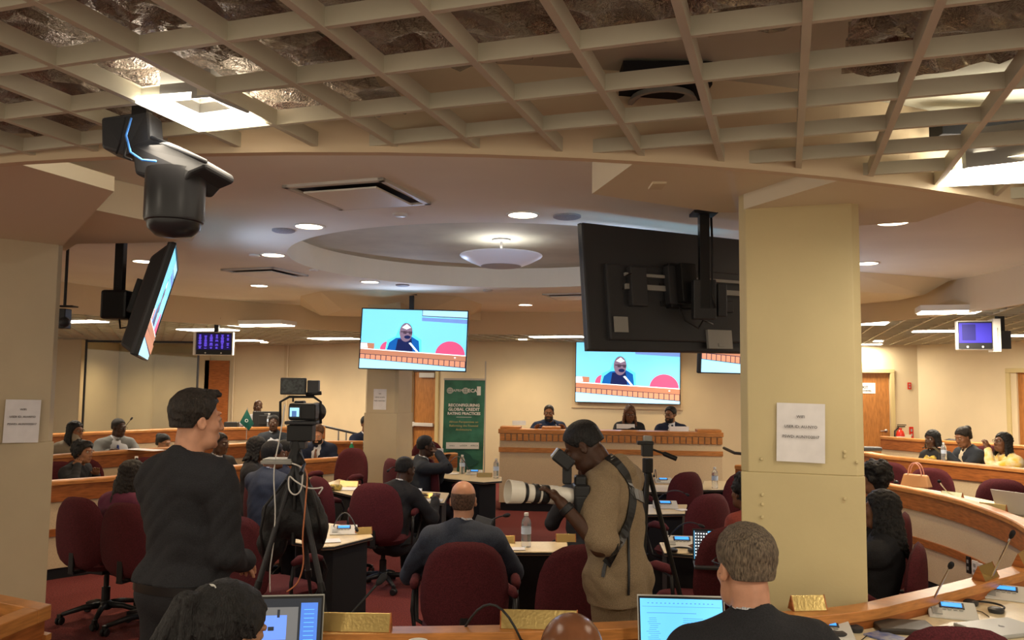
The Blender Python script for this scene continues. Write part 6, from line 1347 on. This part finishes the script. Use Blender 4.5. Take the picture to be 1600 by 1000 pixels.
# papers
for px_, py_, w, d, rz, h, l in [(802, 858, .16, .1, .1, TT, 'white paper sheet left of the bottle on the middle table'), (505, 846, .24, .14, .3, TT, 'white papers on the table behind the tripod'), (535, 764, .4, .24, .1, TT, 'white papers beside the yellow bag'), (664, 782, .34, .18, 0, TT, 'white papers beside the headset person\'s console'),
                             (698, 740, .3, .2, 0, TT, 'white paper on the long table nearest the person in glasses'), (1066, 797, .1, .1, .5, TT, 'small blue and white paper on the middle right table'), (227, 703, .5, .2, -.4, 1.0, 'papers on the desk in front of the grey suit')]:
    p_ = at(px_, py_, h); mb = MB(); mb.box((0, 0, .002), (w, d, .003)); o = mb.build('paper_sheet', M['white']); o.location = (p_.x, p_.y, h + .001); o.rotation_euler = (0, 0, rz); tag(o, l, 'paper')
# desktop monitor, flag, phone
p_ = atd(417, 656, 13.75); o = empty('desktop_monitor', tuple(p_), R(0), 'black desktop monitor seen from behind on the rear left desk', 'monitor'); mb = MB(); mb.box((0, 0, 0), (.47, .05, .28)); mb.box((0, -.03, 0), (.25, .03, .16)); mb.build('casing', M['black'], o, bevel=.01)
text_mesh('HANNS', .03, M['grey'], 'lettering', o, Matrix.Translation((.02, -.048, .10)) @ Matrix.Rotation(math.pi / 2, 4, 'X')); mb = MB(); mb.box((0, 0, -.18), (.06, .04, .12)); mb.box((0, 0, -.235), (.22, .16, .015)); mb.build('stand', M['black'], o)
p_ = atd(362, 664, 13.7); mb = MB(); mb.box((0, 0, 0), (.22, .12, .10)); o = mb.build('flat_equipment', M['black'], bevel=.006); o.location = p_; tag(o, 'low black equipment box left of the green flag', 'equipment')
p_ = atd(386, 657, 13.0); o = empty('desk_flag', tuple(p_), 0, 'small dark green diamond-shaped flag hanging on the rear left desk', 'flag'); mb = MB(); mb.add([(-.11, -.01, -.03), (-.0, -.02, .18), (.11, 0, -.05), (.03, .01, -.16), (0, -.05, 0)], [(0, 4, 1), (1, 4, 2), (2, 4, 3), (3, 4, 0)]); mb.build('flag_cloth', mat('flag_green', (.01, .10, .075), .6), o, fix=False, smooth=True)
mb = MB(); mb.lathe([(.018, 0), (.026, 0)], (.01, -.056, .0), 20, Matrix.Translation((.01, -.055, 0)) @ Matrix.Rotation(math.pi / 2, 4, 'X') @ Matrix.Translation((-.01, .056, 0)), cap=False); mb.build('emblem', bwht, o); mb = MB(); mb.tube([(0, .0, -.3), (0, 0, .2)], .005, 6); mb.build('flag_pole', M['grey'], o)
wm = i30; hw = b30.matrix_world if False else Matrix.Translation(b30.location) @ Matrix.Rotation(b30.rotation_euler[2], 4, 'Z'); hp_ = hw @ ((wm['A'][-1][2] + wm['A'][1][2]) / 2 + Vector((0, .10, .04)))
mb = MB(); mb.box((0, 0, 0), (.075, .15, .009)); o = mb.build('phone', M['black'], bevel=.004); o.location = hp_; o.rotation_euler = (R(35), 0, R(100)); tag(o, 'black phone held by the person with the hair bun', 'phone')
# handbag, yellow bag
p_ = at(1433, 763, WT); o = empty('handbag', (p_.x + .05, p_.y + .12, WT), R(-50), 'tan handbag with looped handles on the right ring desk', 'bag'); tanl = mat('tan_leather', (.42, .22, .10), .5); mb = MB(); mb.hexa([(-.12, -.03, .13), (.12, -.03, .13), (.12, .03, .13), (-.12, .03, .13)], [(-.15, -.06, 0), (.15, -.06, 0), (.15, .06, 0), (-.15, .06, 0)]); mb.build('bag_body', tanl, o, bevel=.015)
for y in (-.03, .03): mb = MB(); mb.tube([(math.cos(a) * .07, y, .12 + math.sin(a) * .13) for a in [R(x) for x in range(0, 181, 15)]], .006, 8); mb.build('handle', mat('pink_leather', (.55, .25, .2), .4), o, smooth='all')
p_ = at(524, 766, TT); mb = MB(); mb.box((0, 0, .03), (.13, .09, .06)); o = mb.build('pouch', mat('yellow_black_print', (.65, .48, .10), .6, noise=30, col2=(.02, .02, .02)), bevel=.02, seg=3); o.location = p_; tag(o, 'small yellow and black printed pouch on the table left of the middle pillar', 'pouch')
p_ = at(1480, 684, 1.12); mb = MB(); mb.tube([(-.25, 0, .02), (-.1, 0, .05), (.05, 0, .04), (.2, 0, .01)], [.02, .035, .03, .015], 8); o = mb.build('folded_umbrella', M['black'], smooth='all'); o.location = (p_.x, 12.4, 1.04); tag(o, 'black folded item on the rear right desk behind the scarfed person', 'folded item')
p_ = at(1368, 706, 1.0); mb = MB(); mb.box((0, 0, .03), (.28, .14, .06)); o = mb.build('cable_bundle', M['dark'], bevel=.025, seg=3); o.location = (p_.x, p_.y + .15, 1.0); tag(o, 'dark bundle on the right desk just right of the yellow pillar', 'bundle')
# floor-side socket on the ring desk front
for yy, w, h, m_, l in [(7.02, .05, .14, M['black'], 'black socket plate on the cream front of the right ring desk'), (6.90, .07, .12, M['whitep'], 'middle cream socket plate on the front of the right ring desk'), (6.80, .07, .12, M['whitep'], 'right cream socket plate on the front of the right ring desk')]:
    mb = MB(); mb.box((0, 0, 0), (w, .014, h)); o = mb.build('socket_plate', m_, bevel=.003); o.location = (3.848 + (yy - 6.9) * .10, yy, .40); o.rotation_euler = (0, 0, R(-84)); tag(o, l, 'wall plate'); mb = MB(); mb.box((0, -.008, h * .2), (w * .4, .004, h * .2)); mb.box((0, -.008, -h * .2), (w * .4, .004, h * .2)); mb.build('socket', M['grey'], o)
# ================================================================ video camera on tripod (left)
RY = 4.95
def Q(px_, py_, dy=0.0): return atd(px_, py_, RY + dy)
g0 = Q(466, 1000); TR = empty('tripod', (g0.x, RY, 0), 0, 'black tripod carrying the video camera rig, with cables and bag', 'tripod'); o0 = Vector(TR.location)
hd_ = Q(462, 716) - o0
mb = MB()
for ang in (R(205), R(325), R(85)):
    f_ = Vector((math.cos(ang) * .42, math.sin(ang) * .42, .02)); mid = hd_.lerp(f_, .52)
    m2 = MB(); m2.tube([hd_ + Vector((0, 0, -.03)), mid], .017, 10); l_ = m2.build('leg', M['dark'], TR, smooth=True); m2 = MB(); m2.tube([mid, f_], .011, 8); m2.tube([mid + (f_ - mid).normalized() * -.03, mid + (f_ - mid).normalized() * .02], .021, 10); m2.build('lower_leg', M['black'], l_, smooth=True)
mb = MB(); mb.lathe([(.05, -.04), (.055, -.02), (.045, .01), (.03, .05), (.035, .07), (.02, .12)], tuple(hd_), 20); mb.tube([hd_ + Vector((0, 0, -.05)), hd_ + Vector((0, 0, -.5))], .014, 10); mb.build('fluid_head', M['black'], TR, smooth=True)
mb = MB(); mb.tube([hd_ + Vector((.02, -.02, .04)), hd_ + Vector((.08, -.1, -.02)), hd_ + Vector((.10, -.26, -.06))], [.008, .008, .013], 10); mb.build('pan_handle', M['black'], TR, smooth=True)
mb = MB(); c = Q(437, 721) - o0; mb.box(tuple(c), (.18, .16, .02)); mb.box(tuple(c + Vector((0, -.0, .014))), (.17, .13, .012)); mb.build('side_tray', M['grey'], TR, bevel=.004)
CR = empty('video_camera', tuple(Q(470, 650)), 0, 'video camera rig with monitors on the tripod left of centre', 'camera'); co = Vector(CR.location)
def C3(px_, py_, dy=0): return Q(px_, py_, dy) - co
def fbox(par, nm, x0, y0, x1, y1, dep, m_, dy=0, bev=.006, T=None):
    a = C3(x0, y0, dy); b = C3(x1, y1, dy); mb = MB(); mb.box(((a.x + b.x) / 2, a.y + dep / 2, (a.z + b.z) / 2), (abs(b.x - a.x), dep, abs(a.z - b.z))); return mb.build(nm, m_, par, bevel=bev)
fbox(CR, 'field_monitor', 438, 590, 477, 617, .03, M['dark'], -.05); fm = fbox(CR, 'monitor_screen', 440, 592, 475, 615, .004, mat('checker_monitor', (.05, .06, .06), .3, noise=60, col2=(.01, .01, .012)), -.055, 0)
fbox(CR, 'wireless_receiver', 480, 594, 497, 615, .05, M['dark'], -.03)
mb = MB(); mb.tube([C3(438, 665), C3(438, 628), C3(452, 620), C3(490, 620), C3(501, 628), C3(501, 662)], .008, 8); mb.tube([C3(458, 618), C3(458, 628)], .006, 8); mb.tube([C3(488, 614), C3(488, 622)], .006, 8); mb.tube([C3(478, 616, -.02), C3(502, 614, -.02)], .012, 8); mb.build('cage', M['black'], CR, smooth='all')
fbox(CR, 'camera_body', 451, 630, 492, 657, .10, M['black'], -.03, .012); fbox(CR, 'viewfinder_hump', 459, 626, 474, 634, .07, M['black'], -.0, .01)
s_ = fbox(CR, 'rear_display', 451, 634, 469, 654, .006, M['dark'], -.037, .002); fbox(s_, 'display', 453, 637, 467, 651, .003, em('screen_pale', 150, 205, 235), -.040, 0); fbox(s_, 'display_figure', 456, 642, 463, 651, .002, em('screen_slate', 70, 100, 150), -.0415, 0)
mb = MB(); a = C3(484, 645, .07); mb.lathe([(.045, 0), (.05, .05), (.05, .12), (.055, .13), (.06, .18), (.05, .18)], (0, 0, 0), 24, Matrix.Translation(a) @ Matrix.Rotation(-math.pi / 2, 4, 'X')); mb.build('lens', M['black'], CR, smooth=True)
fbox(CR, 'base_plate', 444, 658, 494, 664, .16, M['dark'], -.05); fbox(CR, 'battery', 448, 664, 487, 690, .10, M['black'], -.03); fbox(CR, 'baseplate_mount', 452, 690, 476, 702, .08, M['dark'], -.02)
mb = MB(); a = C3(462, 702); mb.tube([a, a + Vector((0, 0, -.06))], .02, 12); mb.build('head_mount', M['black'], CR, smooth=True)
def cable(pxs, r_, m_, label, dy=-.06):
    P_ = [Q(x, y, dy) for x, y in pxs]; out = []
    P2_ = [P_[0]] + P_ + [P_[-1]]
    for i in range(1, len(P2_) - 2):
        a, b, c_, d = P2_[i - 1:i + 3]
        for j in range(5): t_ = j / 5; out.append(.5 * ((2 * b) + (c_ - a) * t_ + (2 * a - 5 * b + 4 * c_ - d) * t_ * t_ + (3 * b - a - 3 * c_ + d) * t_ ** 3))
    out.append(P_[-1]); mb = MB(); mb.tube(out, r_, 8); o = mb.build('cable', m_, smooth='all'); return tag(o, label, 'cable')
wc = mat('white_cable_rubber', (.75, .74, .7), .4); oc = mat('orange_cable_rubber', (.62, .22, .10), .5)
cable([(445, 632), (441, 660), (436, 690), (430, 720), (428, 750), (430, 800), (427, 850), (422, 890), (422, 925)], .004, wc, 'long white cable dropping straight from the video camera')
cable([(456, 724), (470, 730), (473, 742), (470, 765), (461, 773), (452, 765), (452, 745), (462, 752), (480, 762), (495, 763), (504, 762), (498, 772)], .0045, wc, 'white cable looped in a tangle under the tripod tray', -.09)
cable([(474, 728), (480, 745), (477, 790), (473, 840), (474, 880), (465, 910), (448, 925)], .0045, oc, 'orange cable hanging from the tripod', -.10)
# black backpack hung on the tripod
BG = empty('backpack', tuple(Q(460, 800, .02)), 0, 'black backpack and cloth hung on the tripod', 'bag'); bo = Vector(BG.location); S_ = SDF()
def q3(x, y, dy=0): v = Q(x, y, dy) - bo; return (v.x, v.y, v.z)
for a, b, ra, rb in [((462, 745), (440, 800), .05, .10), ((440, 800), (425, 850), .09, .08), ((440, 810), (475, 820), .10, .09), ((470, 750), (490, 820), .045, .09), ((490, 820), (492, 850), .07, .05), ((425, 850), (420, 885), .07, .03)]: S_.cone(q3(*a, .06), q3(*b, .06), ra, rb, .04)
S_.mesh(.009, 'bag_body', mat('bag_nylon', (.010, .010, .011), .6, bump=.4, bscale=60), BG, noise=.006, nscale=24)
mb = MB(); mb.tube([q3(447, 750, -.04), q3(415, 790, -.06), q3(407, 830, -.05), q3(412, 870, -.03)], .008, 8); mb.tube([q3(480, 745, -.04), q3(494, 790, -.06), q3(505, 850, -.05)], .008, 8); mb.build('shoulder_strap', M['black'], BG, smooth='all')
# second tripod behind the photographer
RY2 = 4.62; h2 = atd(1012, 716, RY2); T2 = empty('tripod', (h2.x, RY2, 0), 0, 'black tripod with pan handle behind the photographer', 'tripod'); o2 = Vector(T2.location); hh = h2 - o2
for ang in (R(250), R(10), R(130)):
    f_ = Vector((math.cos(ang) * .36, math.sin(ang) * .36, .02)); m2 = MB(); m2.tube([hh + Vector((0, 0, -.05)), hh.lerp(f_, .55)], .014, 8); l_ = m2.build('leg', M['black'], T2, smooth=True); m2 = MB(); m2.tube([hh.lerp(f_, .55), f_], .009, 8); m2.build('lower_leg', M['dark'], l_, smooth=True)
def D(x, y, dy=0): return atd(x, y, RY2 + dy) - o2
mb = MB(); mb.tube([hh + Vector((0, 0, -.08)), hh], .03, 12); mb.box(tuple(D(1011, 703)), (.06, .06, .07)); mb.box(tuple(D(1008, 692)), (.09, .05, .02)); mb.build('pan_head', M['black'], T2, bevel=.004)
mb = MB(); a = D(1012, 685); mb.box(tuple(a), (.045, .04, .03)); mb.build('quick_plate', M['grey'], T2, bevel=.004)
mb = MB(); mb.tube([D(1014, 700), D(1035, 708), D(1038, 709), D(1057, 717)], [.006, .006, .014, .014], 10); mb.build('pan_handle', M['black'], T2, smooth=True)
